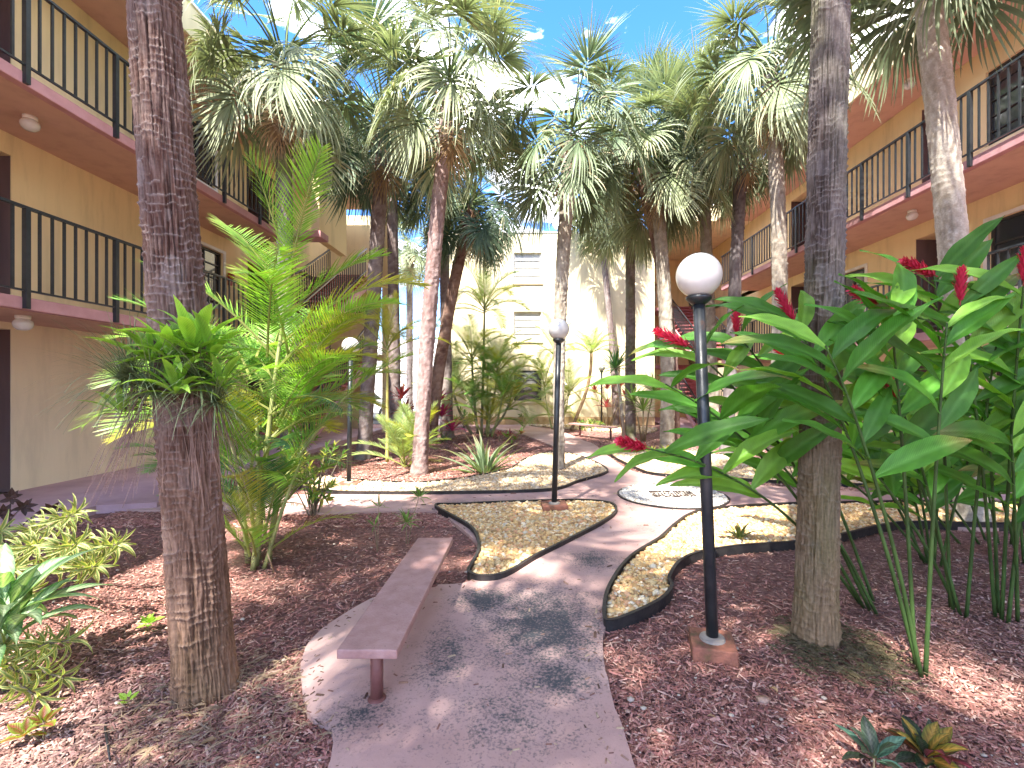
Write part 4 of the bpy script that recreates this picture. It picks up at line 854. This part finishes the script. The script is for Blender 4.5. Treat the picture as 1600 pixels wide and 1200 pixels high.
def clump(base, label, n, h, spread, pal, seed, cane_h=None, L_=1.0, ll=.28, cane_r=.018, heads=None, cane_col=(.36,.38,.14), g_=1.2):
    r_ = random.Random(seed); canes = []; fr_ = []
    heads = heads or [((r_.uniform(-.3, .3)*spread, r_.uniform(-.3, .3)*spread), h*r_.uniform(.35, 1)) for _ in range(max(3, n//5))]
    for (hx, hy), hh in heads:
        b0 = Vector((hx*.3, hy*.3, 0)); tp_ = Vector((hx, hy, hh)); canes.append(([b0, b0.lerp(tp_, .5)+Vector((hx*.1, 0, 0)), tp_], cane_r, cane_r*.6))
        k = max(6, int(n*1.45)//len(heads)); a0 = r_.uniform(0, 6.28)
        for i in range(k):
            az = a0+i*2.4; el = R(78-60*(i+.5)/k+r_.uniform(-6, 6)); fr_.append((tp_+Vector((0, 0, -.02*i)), Vector((math.cos(az)*math.cos(el), math.sin(az)*math.cos(el), math.sin(el))), L_*r_.uniform(.8, 1.15), g_*r_.uniform(.8, 1.3), pal if r_.random() < .8 else 'yellow', ll))
    return areca(base, label, canes, fr_, seed=seed, cane_col=cane_col)
clump(G(605, 722), 'slim yellow stemmed feather palm arching between two grey trunks', 7, 2, 1, 'yellow', 2, heads=[((.0, 0), 2.45)], L_=1.35, ll=.34, cane_r=.035, g_=1.3, cane_col=(.55,.50,.16))
clump(G(632, 730), 'low pale green feathery clump at the left of the reddish palm', 20, 1, 1, 'pale', 3, heads=[((-.1, 0), .35), ((.25, .1), .5), ((.05, -.2), .2)], L_=1.0, ll=.24, g_=1.0)
c0 = G(750, 678)
clump(c0, 'tall feather palm with stacked crowns before the far facade', 52, 3, 1, 'pale', 4, heads=[((.15, 0), 4.3), ((-.3, .2), 2.6), ((.6, -.1), 2.2), ((-.9, -.1), 1.5), ((1.0, .1), 1.1)], L_=1.7, ll=.42, cane_r=.05, cane_col=(.3,.3,.18))
clump(c0+Vector((.3, -.8, 0)), 'bushy green feather palm in front of the tall stacked one', 30, 3, 1, 'mid', 14, heads=[((-.5, 0), 1.1), ((.5, -.1), 1.3), ((.1, -.2), .6), ((0, .2), 1.9)], L_=1.35, ll=.34, cane_r=.04)
g0 = G(868, 672)
clump(g0, 'pale wispy feather palm behind the middle lamp post', 26, 3, 1, 'pale', 5, heads=[((.0, 0), 2.8), ((-.4, .2), 1.6), ((.5, .1), 1.4), ((.2, 0), .6)], L_=1.5, ll=.34, cane_r=.03)
g1 = G(893, 672)
tp_ = P(924, 552, g1.y)-g1
areca(g1, 'small palm with a thin curved brown stem beside the far lamp', [([(0,0,0), (.15,0,.4), (.5,0,1.3), (.68,0,2.1), tp_], .06, .055)],
      [(tp_, Vector((math.cos(a_*2.4)*math.cos(R(70-50*a_/18)), math.sin(a_*2.4)*math.cos(R(70-50*a_/18)), math.sin(R(70-50*a_/18)))), 1.15, 1.4, 'pale', .22) for a_ in range(18)], seed=6, cane_col=(.30,.20,.11))
clump((-4.6, 6.4, 0), 'feather palm clump by the left sidewalk behind the near trunk', 14, 1, 1, 'mid', 7, heads=[((0, 0), .7), ((.3, .1), .4)], L_=.9, ll=.26)
clump(G(905, 665)+Vector((1.6, 1, 0)), 'pale feather palm low against the shaded far wall', 12, 1, 1, 'pale', 8, heads=[((0, 0), 1.1), ((-.6, .1), .7)], L_=1.0, ll=.28)

# ------------------------------------------------------------------ broad leaves and rosettes
def leaf_mesh(name, L_, w, droop, cmid, cedge, ctip=None, fold=.25, segs=9, across=4, wave=.0, seed=0, peak=.4, tippow=1.6, m=None, streak=0, pet=0):
    """leaf from the origin along +X, arching down; colour runs from midrib to edge"""
    r_ = random.Random(seed); b = MB(); vs = []; cs = []; p = Vector((0,0,0)); an = 0.0
    ph = r_.uniform(0, 6)
    pts = []
    if pet: pts = [Vector((0,0,0)), Vector((pet,0,0))]; b.col = tuple(c*.9 for c in cmid); b.tube(pts, [.007, .005], 5); p = Vector((pet, 0, 0))
    for i in range(segs+1):
        t = i/segs
        u = t/peak if t < peak else 1; ww = (math.sin(u*math.pi/2)**.8 if t < peak else max(0, 1-((t-peak)/(1-peak))**tippow))*w/2
        if i == segs: ww = .0006
        if i == 0: ww = max(ww, w*.07)
        d = Vector((math.cos(an), 0, -math.sin(an))); nn = Vector((math.sin(an), 0, math.cos(an)))
        for k in range(across+1):
            s_ = k/across*2-1
            q = p+Vector((0, s_*ww, 0))+nn*(abs(s_)*fold*ww+wave*w*math.sin(t*17+ph+s_*2)*abs(s_))
            vs.append(q); a_ = abs(s_)**1.3
            c = [cmid[j]+(cedge[j]-cmid[j])*a_ for j in range(3)]
            if ctip: c = [c[j]+(ctip[j]-c[j])*max(0, t-.6)/.4 for j in range(3)]
            if streak and k not in (across//2,): v_ = 1+streak*(1 if (i+k) % 2 else -1)*r_.uniform(.4, 1); c = [x*v_ for x in c]
            if across >= 4 and k == across//2: c = [min(1, x*1.35+.02) for x in c]
            cs.append(tuple(c))
        p = p+d*(L_/segs); an += droop/segs*(.5+t)
    W_ = across+1
    b.add(vs, [(i*W_+k, (i+1)*W_+k, (i+1)*W_+k+1, i*W_+k+1) for i in range(segs) for k in range(across)], 0, cs)
    return b.mesh(name, m or M_broad, True)
def rosette(name, base, label, cat, meshes, n, el0=80, el1=10, sc=(.8, 1.1), stem=None, stem_r=.015, stem_col=(.25,.2,.12), seed=0, group=None, heads=None, part='leaf', spread=.01, jit=8):
    r_ = random.Random(seed); base = Vector(base); t = empty(name, base, label, cat, group)
    heads = heads or [(0, 0, 0)]
    for h in heads:
        h = Vector(h); 
        if h.length > .03:
            b = MB(); b.col = stem_col; b.tube([(h.x*.15, h.y*.15, 0), (h.x*.5, h.y*.5, h.z*.55), h], [stem_r, stem_r*.8, stem_r*.6], 7); b.build('stem', M_stem, t, True)
        a0 = r_.uniform(0, 6.28)
        for i in range(n):
            f = (i+.5)/n; az = a0+i*2.39996+r_.uniform(-.15, .15); el = el0+(el1-el0)*f+r_.uniform(-jit, jit)
            s_ = r_.uniform(*sc)*(.75+.35*math.sin(f*math.pi))
            Mx = Matrix.Translation(h+Vector((math.cos(az)*spread, math.sin(az)*spread, -spread*f*2))) @ Matrix.Rotation(az, 4, 'Z') @ Matrix.Rotation(-R(el), 4, 'Y') @ Matrix.Rotation(r_.uniform(-.3, .3), 4, 'X') @ Matrix.Scale(s_, 4)
            link(part, r_.choice(meshes), t, Mx)
    return t

# red ginger on the right
GL = []
for i in range(7):
    lite = i in (2, 5)
    c = (.065, .20, .022) if not lite else (.15, .32, .035)
    GL.append(leaf_mesh('leaf', .57, .13, .55+.22*(i % 4), tuple(x*(.8+.08*i) for x in c), tuple(x*(1.0+.08*i) for x in c), (.30, .24, .08) if i in (3,) else None, .22+.1*(i % 3), 14, 6, .05, i, .42, 1.7, streak=.07))
def ginger_flower():
    b = MB(); n = 84
    for i in range(n):
        t = i/n; az = i*2.4; el = R(48-t*8+(i%5)*4); r0 = .012+.006*math.sin(t*3.14)
        d = Vector((math.cos(az)*math.cos(el), math.sin(az)*math.cos(el), math.sin(el))); p = Vector((math.cos(az)*.006, math.sin(az)*.006, t*.23))
        L_ = 0.058*(.5+.8*math.sin(math.pi*min(1, .2+t*.8))); c = (.42, .012+.015*t, .045); 
        ribbon(b, p, d, (-math.sin(az), math.cos(az), 0), L_, .019, 3, -3.0, c, (.62, .05, .12), lambda t: math.sin(math.pi*min(.97, .25+t*.7)))
    b.col = (.3, .05, .04); b.tube([(0,0,-.03), (0,0,.2)], [.006, .003], 6)
    return b.mesh('flower_spike', M_petal, False)
GF = ginger_flower()
def ginger(base, label, stems, seed, group='red ginger plants on the right'):
    r_ = random.Random(seed); base = Vector(base); t = empty('ginger_plant', base, label, 'plant', group)
    for st in stems:
        b0 = Vector(st[0])-base; tip = Vector(st[1])-base; nl = st[2]+(1 if st[2] < 11 else 0); fl = st[3] if len(st) > 3 else 0; start = st[4] if len(st) > 4 else .42
        mid = b0.lerp(tip, .5)+Vector((0, 0, .10*(tip-b0).length)); cur = smooth_closed([b0, b0.lerp(mid, .5)+Vector((0,0,.06)), mid, tip.lerp(mid, .45)+Vector((0,0,.05)), tip], 6, False); n_ = len(cur)
        b = MB(); cc = [tuple(x*(1.2 if (i//2) % 2 else .8) for x in (.045, .085, .022)) for i in range(n_)]
        b.tube(cur, [.0125-.008*i/(n_-1) for i in range(n_)], 8, 0, True, cc); so_ = b.build('stem', M_stem, t, True)
        sd_ = r_.choice((-1, 1)); plane = r_.uniform(-.5, .5)
        for i in range(nl):
            f = start+(1-start)*(i+.3)/nl; x = f*(n_-1); k = min(n_-2, int(x)); p = cur[k].lerp(cur[k+1], x-k); ax = (cur[k+1]-cur[k]).normalized()
            # two ranks, left and right of the stem
            lat = Vector((math.cos(plane), math.sin(plane), 0))*(sd_ if i % 2 else -sd_)
            d = (lat*1.0+ax*(.55+.35*f)+Vector((r_.uniform(-.25, .25), r_.uniform(-.35, .35), .16+r_.uniform(-.2, .2)))).normalized()
            up = Vector((0,0,1))+Vector((r_.uniform(-.35,.35), r_.uniform(-1.5,-.2), 0)); y = up.cross(d).normalized(); z = d.cross(y)
            Mx = Matrix(((d.x, y.x, z.x, p.x), (d.y, y.y, z.y, p.y), (d.z, y.z, z.z, p.z), (0, 0, 0, 1)))
            link('leaf', r_.choice(GL), so_, Mx @ Matrix.Scale(r_.uniform(.72, 1.12)*(1-.12*(i == nl-1)), 4))
        if fl:
            ax = (cur[-1]-cur[-3]).normalized(); 
            if fl == 2: ax = Vector((-.75, 0, .35)).normalized()
            if fl == 3: ax = Vector((0.05, 0, 1)).normalized()
            q = Vector((0,0,1)).rotation_difference(ax); link('flower_spike', GF, so_, Matrix.Translation(cur[-1]) @ q.to_matrix().to_4x4() @ Matrix.Scale(.85 if fl != 2 else 1.0, 4))
    return t
def st(bx, by, tx, ty, D, nl, fl=0, start=.42):       # stem: foot at a ground pixel, tip at a pixel and distance
    return (G(bx, by), P(tx, ty, D), nl, fl, start)
ginger(G(1440, 1060), 'ginger plant with stems leaning left from the nearest foot', [
    st(1440, 1060, 1290, 540, 2.35, 9, 0, .5), st(1436, 1050, 1240, 500, 2.7, 9, 1, .5), st(1446, 1058, 1480, 505, 2.4, 9, 0, .55), st(1430, 1040, 1390, 480, 2.6, 10, 2, .5)], 1)
ginger(G(1350, 950), 'ginger plant reaching across in front of the near lamp post', [
    st(1350, 950, 1040, 600, 2.75, 8, 0, .5), st(1345, 945, 1010, 700, 2.6, 8, 1, .5), st(1360, 955, 1075, 540, 3.0, 8, 2, .5), st(1370, 960, 1130, 650, 2.95, 8, 0, .5), st(1365, 940, 1150, 520, 3.1, 7, 3, .5)], 2)
ginger(G(1490, 960), 'ginger plant in the middle of the right clump with dark stems', [
    st(1490, 955, 1400, 620, 3.0, 9, 1), st(1500, 960, 1330, 520, 3.2, 10, 1), st(1485, 950, 1460, 430, 3.1, 10, 2, .5), st(1510, 965, 1560, 520, 2.9, 9, 0), st(1495, 950, 1260, 640, 3.1, 8, 0)], 3)
ginger(G(1560, 970), 'ginger plant with red spikes at the right picture edge', [
    st(1555, 965, 1500, 470, 2.8, 10, 3, .5), st(1565, 970, 1600, 440, 2.7, 10, 3, .5), st(1575, 975, 1640, 520, 2.8, 10), st(1560, 960, 1540, 620, 3.0, 8), st(1590, 970, 1580, 680, 2.7, 8)], 4)
ginger(G(1450, 880), 'ginger plant at the back by the gravel edge', [
    st(1450, 880, 1380, 640, 3.9, 12, 1, .26), st(1440, 875, 1300, 600, 4.0, 12, 0, .26), st(1460, 880, 1480, 600, 3.9, 13, 1, .26), st(1470, 885, 1560, 600, 3.8, 13, 0, .26), st(1445, 880, 1230, 560, 4.2, 13, 1, .26), st(1455, 885, 1420, 700, 3.8, 10, 0, .26), st(1450, 880, 1180, 680, 4.0, 11, 0, .26)], 5)
ginger(G(1620, 880), 'ginger plant behind the right edge with dense dark leaves', [
    st(1600, 880, 1560, 560, 3.7, 13, 0, .26), st(1610, 880, 1600, 620, 3.6, 12, 0, .26), st(1630, 885, 1650, 560, 3.6, 13, 0, .26), st(1590, 875, 1520, 690, 3.8, 11, 0, .26), st(1640, 880, 1600, 720, 3.3, 10, 0, .26)], 6)
ginger(G(1560, 850), 'ginger plant rearmost on the right before the sidewalk', [
    st(1560, 850, 1500, 640, 4.5, 12, 1, .26), st(1540, 845, 1430, 660, 4.6, 12, 0, .26), st(1530, 850, 1340, 680, 4.6, 12, 0, .26), st(1580, 850, 1600, 680, 4.4, 12, 0, .26), st(1500, 850, 1290, 700, 4.7, 11, 0, .26)], 7)

# bromeliads and air plants on the left near trunk
BL = [leaf_mesh('leaf', .24, .045, .7+.3*i, (.17,.36,.035), (.26,.48,.06), (.34,.55,.10), .35, 7, 2, 0, i, .5, 1.6) for i in range(3)]
tc_ = Vector((-1.80, 2.28, 1.74))
for i, (px, py, s_, lab) in enumerate([(235, 560, .9, 'bright green bromeliad on the left side of the near trunk'), (300, 545, 1.15, 'bright green bromeliad on the front of the near trunk'), (345, 600, .8, 'lower bright green bromeliad on the right of the near trunk'), (190, 640, .6, 'small yellowish bromeliad hanging left of the near trunk'), (265, 555, 1.0, 'bright green bromeliad between the two upper ones on the near trunk'), (330, 560, 1.0, 'bright green bromeliad at the upper right of the near trunk'), (275, 610, .9, 'bromeliad low on the front of the near trunk')]):
    rosette('bromeliad', P(px, py, (2.22, 2.2, 2.25, 2.3, 2.2, 2.24, 2.17)[i]), lab, 'bromeliad', BL, 18, 85, 5, (.8*s_, 1.2*s_), seed=40+i, group='bromeliads on the near left trunk')
b = MB(); r_ = random.Random(5)
for i in range(1000):
    cxp = r_.choice([(-1.98, 2.3, 1.62), (-1.78, 2.22, 1.58), (-1.60, 2.28, 1.62), (-1.55, 2.32, 1.52), (-1.9, 2.25, 1.66)])
    az = r_.uniform(0, 6.28); el = r_.uniform(-.5, 1.2); v_ = r_.uniform(.7, 1.3)
    d = Vector((math.cos(az)*math.cos(el), math.sin(az)*math.cos(el)-.25, math.sin(el)))
    ribbon(b, cxp, d, d.cross(Vector((0,0,1))).normalized(), r_.uniform(.12, .42), .006, 7, r_.uniform(2, 7), (.11*v_,.17*v_,.07*v_), (.26*v_,.32*v_,.17*v_), lambda t: 1-t*.8)
o = b.build('air_plant', M_fan); tag(o, 'grey green wiry air plants spilling round the near left trunk', 'air plant')
b = MB()
for i in range(120):
    a_ = r_.uniform(2.8, 6.6); p = Vector((-1.80+.19*math.cos(a_), 2.42+.19*math.sin(a_), 1.5+r_.uniform(-.08, .12)))
    ribbon(b, p, (math.cos(a_)*.3+r_.uniform(-.3, .3), math.sin(a_)*.3, -1), (1, 0, 0), r_.uniform(.1, .5), .004, 6, 1, (.12,.08,.06), (.22,.14,.11), lambda t: 1-t*.6)
o = b.build('hanging_roots', M_root); tag(o, 'dry brown roots hanging below the air plants on the near trunk', 'roots', kind='stuff')

# song-of-india and aglaonema, left foreground
SI = [leaf_mesh('leaf', .16, .021, 1.6+.5*i, (.09,.18,.04), (.66,.60,.26), None, .3, 8, 4, 0, i, .35, 1.5) for i in range(4)]
def branchy(name, base, label, heads, n, meshes, seed, sc, stem_col=(.16,.13,.09), along=.18, group=None, cat='plant', sr=.008):
    r_ = random.Random(seed); base = Vector(base); t = empty(name, base, label, cat, group)
    for h in heads:
        h = Vector(h)-base; st0 = Vector((r_.uniform(-.04, .04), r_.uniform(-.04, .04), 0)); mid = st0.lerp(h, .5)+Vector((0, 0, .08)); cur = smooth_closed([st0, mid, h], 8, False)
        b = MB(); b.col = stem_col; b.tube(cur, [sr*(1-.5*i/len(cur)) for i in range(len(cur))], 6); so_ = b.build('branch', M_stem, t, True)
        ax = (cur[-1]-cur[-4]).normalized(); q = Vector((0,0,1)).rotation_difference(ax).to_matrix().to_4x4()
        for i in range(n):
            f = i/n; az = i*2.4; Mx = Matrix.Translation(h-ax*along*f) @ q @ Matrix.Rotation(az, 4, 'Z') @ Matrix.Rotation(-R(75-55*f**.6+r_.uniform(-8, 8)), 4, 'Y') @ Matrix.Scale(r_.uniform(*sc), 4)
            link('leaf', r_.choice(meshes), so_, Mx)
    return t
branchy('variegated_dracaena', G(-60, 930), 'yellow striped dracaena with arching stems at the left edge', [P(120, 800, 3.3), P(60, 850, 3.1), P(185, 850, 3.1), P(20, 890, 3.0), P(150, 885, 3.0), P(95, 880, 3.2), P(0, 830, 3.3), P(70, 820, 3.4), P(120, 850, 3.0), P(40, 930, 2.9)], 34, SI, 1, (.75, 1.15), along=.26)
branchy('variegated_dracaena', G(-20, 1080), 'low striped dracaena under the patterned leaves at lower left', [P(70, 1010, 2.45), P(100, 1060, 2.4), P(30, 1050, 2.35), P(60, 1090, 2.3), P(110, 1000, 2.45), P(10, 1010, 2.4)], 28, SI, 2, (.6, .95), along=.2)
AG = [leaf_mesh('leaf', .27, .066, .5+.35*i, (.34,.44,.26), (.07,.19,.055), None, .3, 14, 8, .02, i, .42, 1.6, streak=.42, pet=.05) for i in range(4)]
rosette('aglaonema', G(8, 1080), 'tall plant with silvery green patterned leaves at the left edge', 'plant', AG, 13, 82, 0, (1.05, 1.45), seed=4, heads=[(0, 0, .42), (-.12, .1, .33), (.05, -.05, .30)], stem_r=.012, stem_col=(.2,.26,.1))
CO = [leaf_mesh('leaf', .085, .05, .5, (.22,.05,.03), (.26,.42,.05), None, .2, 8, 6, .03, i, .4, 1.7) for i in range(2)]
CG = [leaf_mesh('leaf', .06, .035, .5, (.22,.40,.04), (.34,.50,.08), None, .2, 7, 4, .03, i, .4, 1.7) for i in range(2)]
rosette('coleus', G(68, 1160), 'lime coleus with dark red leaf centres at lower left corner', 'plant', CO, 9, 70, 5, (.7, 1.0), seed=5, heads=[(0, 0, .10), (-.06, -.02, .06)], stem_r=.004)
rosette('coleus', G(232, 988), 'small lime coleus alone in the mulch left of the near trunk', 'plant', CG, 11, 75, 5, (.9, 1.3), seed=6, heads=[(0, 0, .07)], stem_r=.004)
rosette('seedling', G(200, 1103), 'tiny fern seedling in the mulch at lower left', 'plant', CG, 7, 70, 15, (.6, .9), seed=7, heads=[(0, 0, .04)], stem_r=.003)
branchy('croton_sprig', G(10, 850), 'dark leafed sprig beside the left sidewalk', [P(18, 775, 4.0), P(40, 790, 4.0), P(5, 800, 3.9), P(85, 795, 4.1)], 9, [leaf_mesh('leaf', .09, .04, .5, (.06,.03,.035), (.10,.06,.05), None, .2, 6, 4)], 8, (.8, 1.1))
# crotons at the lower right corner
CRT = [leaf_mesh('leaf', .13, .05, .5+.2*i, a_, b_, None, .2, 12, 6, .02, i, .5, 1.9, streak=.35) for i, (a_, b_) in enumerate([((.30,.10,.05), (.04,.10,.04)), ((.50,.30,.06), (.16,.20,.04)), ((.04,.05,.04), (.05,.09,.045)), ((.30,.05,.08), (.10,.05,.05))])]
CRB = [leaf_mesh('leaf', .12, .045, .5+.2*i, (.10,.20,.14), (.05,.12,.10), None, .2, 12, 6, .02, i, .5, 1.9, streak=.3) for i in range(2)]
rosette('croton', Vector((1.42, 1.93, 0)), 'bluish green croton at the lower right corner', 'plant', CRB+[CRT[2]], 10, 80, 15, (.9, 1.2), seed=9, heads=[(0, 0, .08)], stem_r=.005)
rosette('croton', Vector((1.63, 1.93, 0)), 'croton with yellow and red veined leaves at the lower right corner', 'plant', CRT, 14, 80, 10, (.95, 1.3), seed=10, heads=[(0, 0, .09), (.06, .03, .06)], stem_r=.005)
# beds in the middle
AGV = [leaf_mesh('leaf', .62, .055, .5+.35*i, (.14,.20,.12), (.20,.26,.15), (.26,.20,.12), .45, 9, 2, 0, i, .35, 1.5) for i in range(3)]
rosette('spiky_bromeliad', G(757, 738), 'large spiky grey green bromeliad in the central mulch bed', 'plant', AGV, 46, 85, 12, (1.15, 1.55), seed=11, spread=.06)
rosette('spiky_bromeliad', G(695, 690), 'smaller spiky plant behind the reddish palm', 'plant', AGV, 16, 80, 15, (.55, .8), seed=12)
CRD = [leaf_mesh('leaf', .5, .09, .6+.3*i, (.30,.02,.10), (.52,.04,.20), None, .35, 8, 4, 0, i, .45, 1.5) for i in range(3)]
CRR = [leaf_mesh('leaf', .5, .08, .5+.3*i, (.22,.03,.05), (.42,.07,.10), (.20,.16,.05), .35, 8, 4, 0, i, .45, 1.5) for i in range(3)]
rosette('ti_plant', G(690, 692), 'magenta ti plant behind the reddish palm', 'plant', CRD+CRR[:1], 16, 85, 10, (.8, 1.1), seed=13, heads=[(0, 0, .75), (.3, 0, .35), (-.1, .1, 1.15)])
rosette('ti_plant', G(627, 705), 'red and green ti plant rising from the pale feathery clump', 'plant', CRR, 18, 85, 5, (.8, 1.1), seed=14, heads=[(0, 0, 1.3), (.1, 0, .95)])
rosette('ti_plant', G(950, 668), 'dark red ti plants beside the far lamp post', 'plant', CRR, 14, 85, 5, (.8, 1.15), seed=15, heads=[(-.5, 0, 1.35), (0, .2, 1.5), (.5, 0, 1.6), (-.1, -.2, .8), (.7, .2, 1.2)])
YU = [leaf_mesh('leaf', .75, .045, .25+.3*i, (.035,.10,.035), (.06,.14,.05), None, .4, 7, 2, 0, i, .3, 1.4) for i in range(3)]
YL = [leaf_mesh('leaf', .75, .05, .5+.4*i, (.12,.24,.06), (.30,.38,.14), None, .4, 7, 2, 0, i, .3, 1.4) for i in range(3)]
y0_ = G(978, 690); rosette('yucca', y0_, 'dark spiky yucca head on a leaning stem right of the far lamp', 'plant', YU, 70, 88, -15, (.85, 1.15), seed=16, heads=[P(962, 575, y0_.y)-y0_], stem_r=.06, stem_col=(.36,.32,.26))
y1_ = G(1005, 690); rosette('yucca', y1_, 'lighter green dracaena left of the whitish trunk', 'plant', YL, 34, 85, -5, (.8, 1.1), seed=17, heads=[(-.3, 0, 1.2), (.3, 0, 1.45), (0, 0, .9)], stem_r=.03)
rosette('croton', G(805, 702), 'leafy green croton beside the spiky bromeliad', 'plant', [leaf_mesh('leaf', .22, .07, .5, (.10,.22,.04), (.24,.30,.06), None, .2, 7, 4)]+CRT[:1], 12, 80, 0, (.8, 1.2), seed=18, heads=[(0, 0, .25), (.15, 0, .4), (-.1, 0, .12), (-.2, .1, .3)], stem_r=.01)
rosette('cordyline', G(780, 690), 'low reddish cordyline near the centre of the far bed', 'plant', CRR, 10, 75, 5, (.4, .6), seed=19, heads=[(0, 0, .2), (.3, .1, .2)])
GB = [leaf_mesh('leaf', .19, .032, .6+.3*i, (.10,.13,.05), (.16,.20,.05), (.24,.12,.06), .35, 7, 2, 0, i, .45, 1.6) for i in range(2)]
rosette('bromeliad', G(1155, 842, .05), 'small olive bromeliad in the pebbles right of the near lamp post', 'plant', GB, 16, 80, 10, (.9, 1.3), seed=20)
GB2 = [leaf_mesh('leaf', .32, .05, .6+.3*i, (.16,.28,.05), (.34,.42,.10), (.42,.22,.06), .35, 7, 2, 0, i, .45, 1.6) for i in range(2)]
rosette('bromeliad', G(1018, 712, .03), 'yellow green bromeliad in the pale gravel beyond the drain', 'plant', GB2, 22, 80, 5, (.8, 1.2), seed=21, heads=[(0, 0, 0), (.35, .1, .02)])
rosette('bromeliad', G(1062, 716), 'yellow tipped bromeliad at the foot of the whitish trunk', 'plant', GB2, 14, 80, 5, (.7, 1.0), seed=22)
FOX = [leaf_mesh('leaf', .16, .02, .6+.5*i, (.10,.22,.04), (.24,.34,.09), None, .3, 6, 2, 0, i, .3, 1.5) for i in range(2)]
s0 = G(590, 862); rosette('seedling', s0, 'thin tall seedling in the mulch behind the bench', 'plant', FOX, 9, 80, 0, (.7, 1.1), seed=23, heads=[P(592, 790, s0.y)-s0, P(585, 820, s0.y)-s0], stem_r=.004)
s1 = G(635, 850); rosette('seedling', s1, 'leafy seedling beside the thin one behind the bench', 'plant', FOX, 22, 85, -10, (.8, 1.1), seed=24, heads=[P(635, 815, s1.y)-s1, P(655, 775, s1.y)-s1], stem_r=.005)
# variegated shrub left of the pale gravel, low shrubs by far wall
SH = [leaf_mesh('leaf', .13, .035, .5, c1_, c2_, None, .25, 6, 4, 0, i, .45, 1.6) for i, (c1_, c2_) in enumerate([((.10,.22,.04), (.26,.36,.07)), ((.30,.34,.06), (.45,.42,.10)), ((.06,.16,.03), (.12,.24,.04))])]
def shrub(base, label, n, rad, h, seed, sc=(.8, 1.2), meshes=SH, leaves=11):
    r_ = random.Random(seed); base = Vector(base)
    heads = [base+Vector((rad*r_.uniform(-1, 1), rad*r_.uniform(-1, 1), h*r_.uniform(.3, 1))) for _ in range(n)]
    return branchy('shrub', base, label, heads, leaves, meshes, seed, sc, cat='shrub', along=.14, group=None)
shrub(G(490, 806), 'yellow speckled shrub between feather palm and pale gravel', 24, .27, .85, 31, (.6, .95), leaves=12)
shrub(G(800, 668)+Vector((.6, 1.2, 0)), 'low green shrub at the foot of the far facade', 9, .35, .5, 32, (1, 1.5), leaves=8)
shrub(G(920, 672), 'low bushy groundcover shrub by the far lamp post', 16, .5, .35, 33, (.9, 1.3), leaves=9)
shrub(Vector((-5.0, 10.0, 0)), 'green shrub at the foot of the left stairs', 12, .4, .8, 34, (1, 1.4), leaves=9)
shrub(G(1250, 770), 'low green shrub behind the ginger by the gravel', 14, .5, .6, 35, (1, 1.5), leaves=9)
shrub(G(850, 668)+Vector((-3.1, 0, 0)), 'shrub below the left end of the far facade', 12, .5, .7, 36, (1.1, 1.6), leaves=9)

# small litter on the ground
def twig(a_, b_, r, label, col=(.03,.03,.032)):
    t = MB(); t.col = col; a_ = Vector(a_); b_ = Vector(b_); t.tube([a_, a_.lerp(b_, .5)+Vector((0,0,.004)), b_], [r, r*.9, r*.6], 6); tag(t.build('twig', M_stem, None, True), label, 'twig')
twig(G(163, 1130, .0), G(172, 1200, .03)+Vector((0, 0, .03)), .006, 'thin black irrigation stake in the mulch at lower left')
twig(G(428, 895, .0), P(418, 865, 3.95), .006, 'dry pale palm sheath strip by the feather palm', (.42,.30,.18))
LF = leaf_mesh('leaf_blade', .09, .035, .9, (.42,.28,.16), (.50,.36,.22), None, .4, 7, 4, .08)
for i, (px, py, lab) in enumerate([(1105, 1128, 'curled pale dry leaf on the mulch below the near lamp base'), (1215, 1090, 'pale dry leaf left of the crotons'), (340, 1165, 'dry leaf on the mulch under the left near trunk'), (820, 962, 'small brown leaf on the dark stained path'), (275, 1130, 'long dry leaf strip at the foot of the left near trunk')]):
    o = link('fallen_leaf', LF, None, Matrix.Translation(G(px, py)+Vector((0, 0, .03))) @ Matrix.Rotation(i*1.7, 4, 'Z') @ Matrix.Scale(.55+.2*(i % 3), 4)); tag(o, lab, 'leaf', 'dry leaves fallen on the ground')
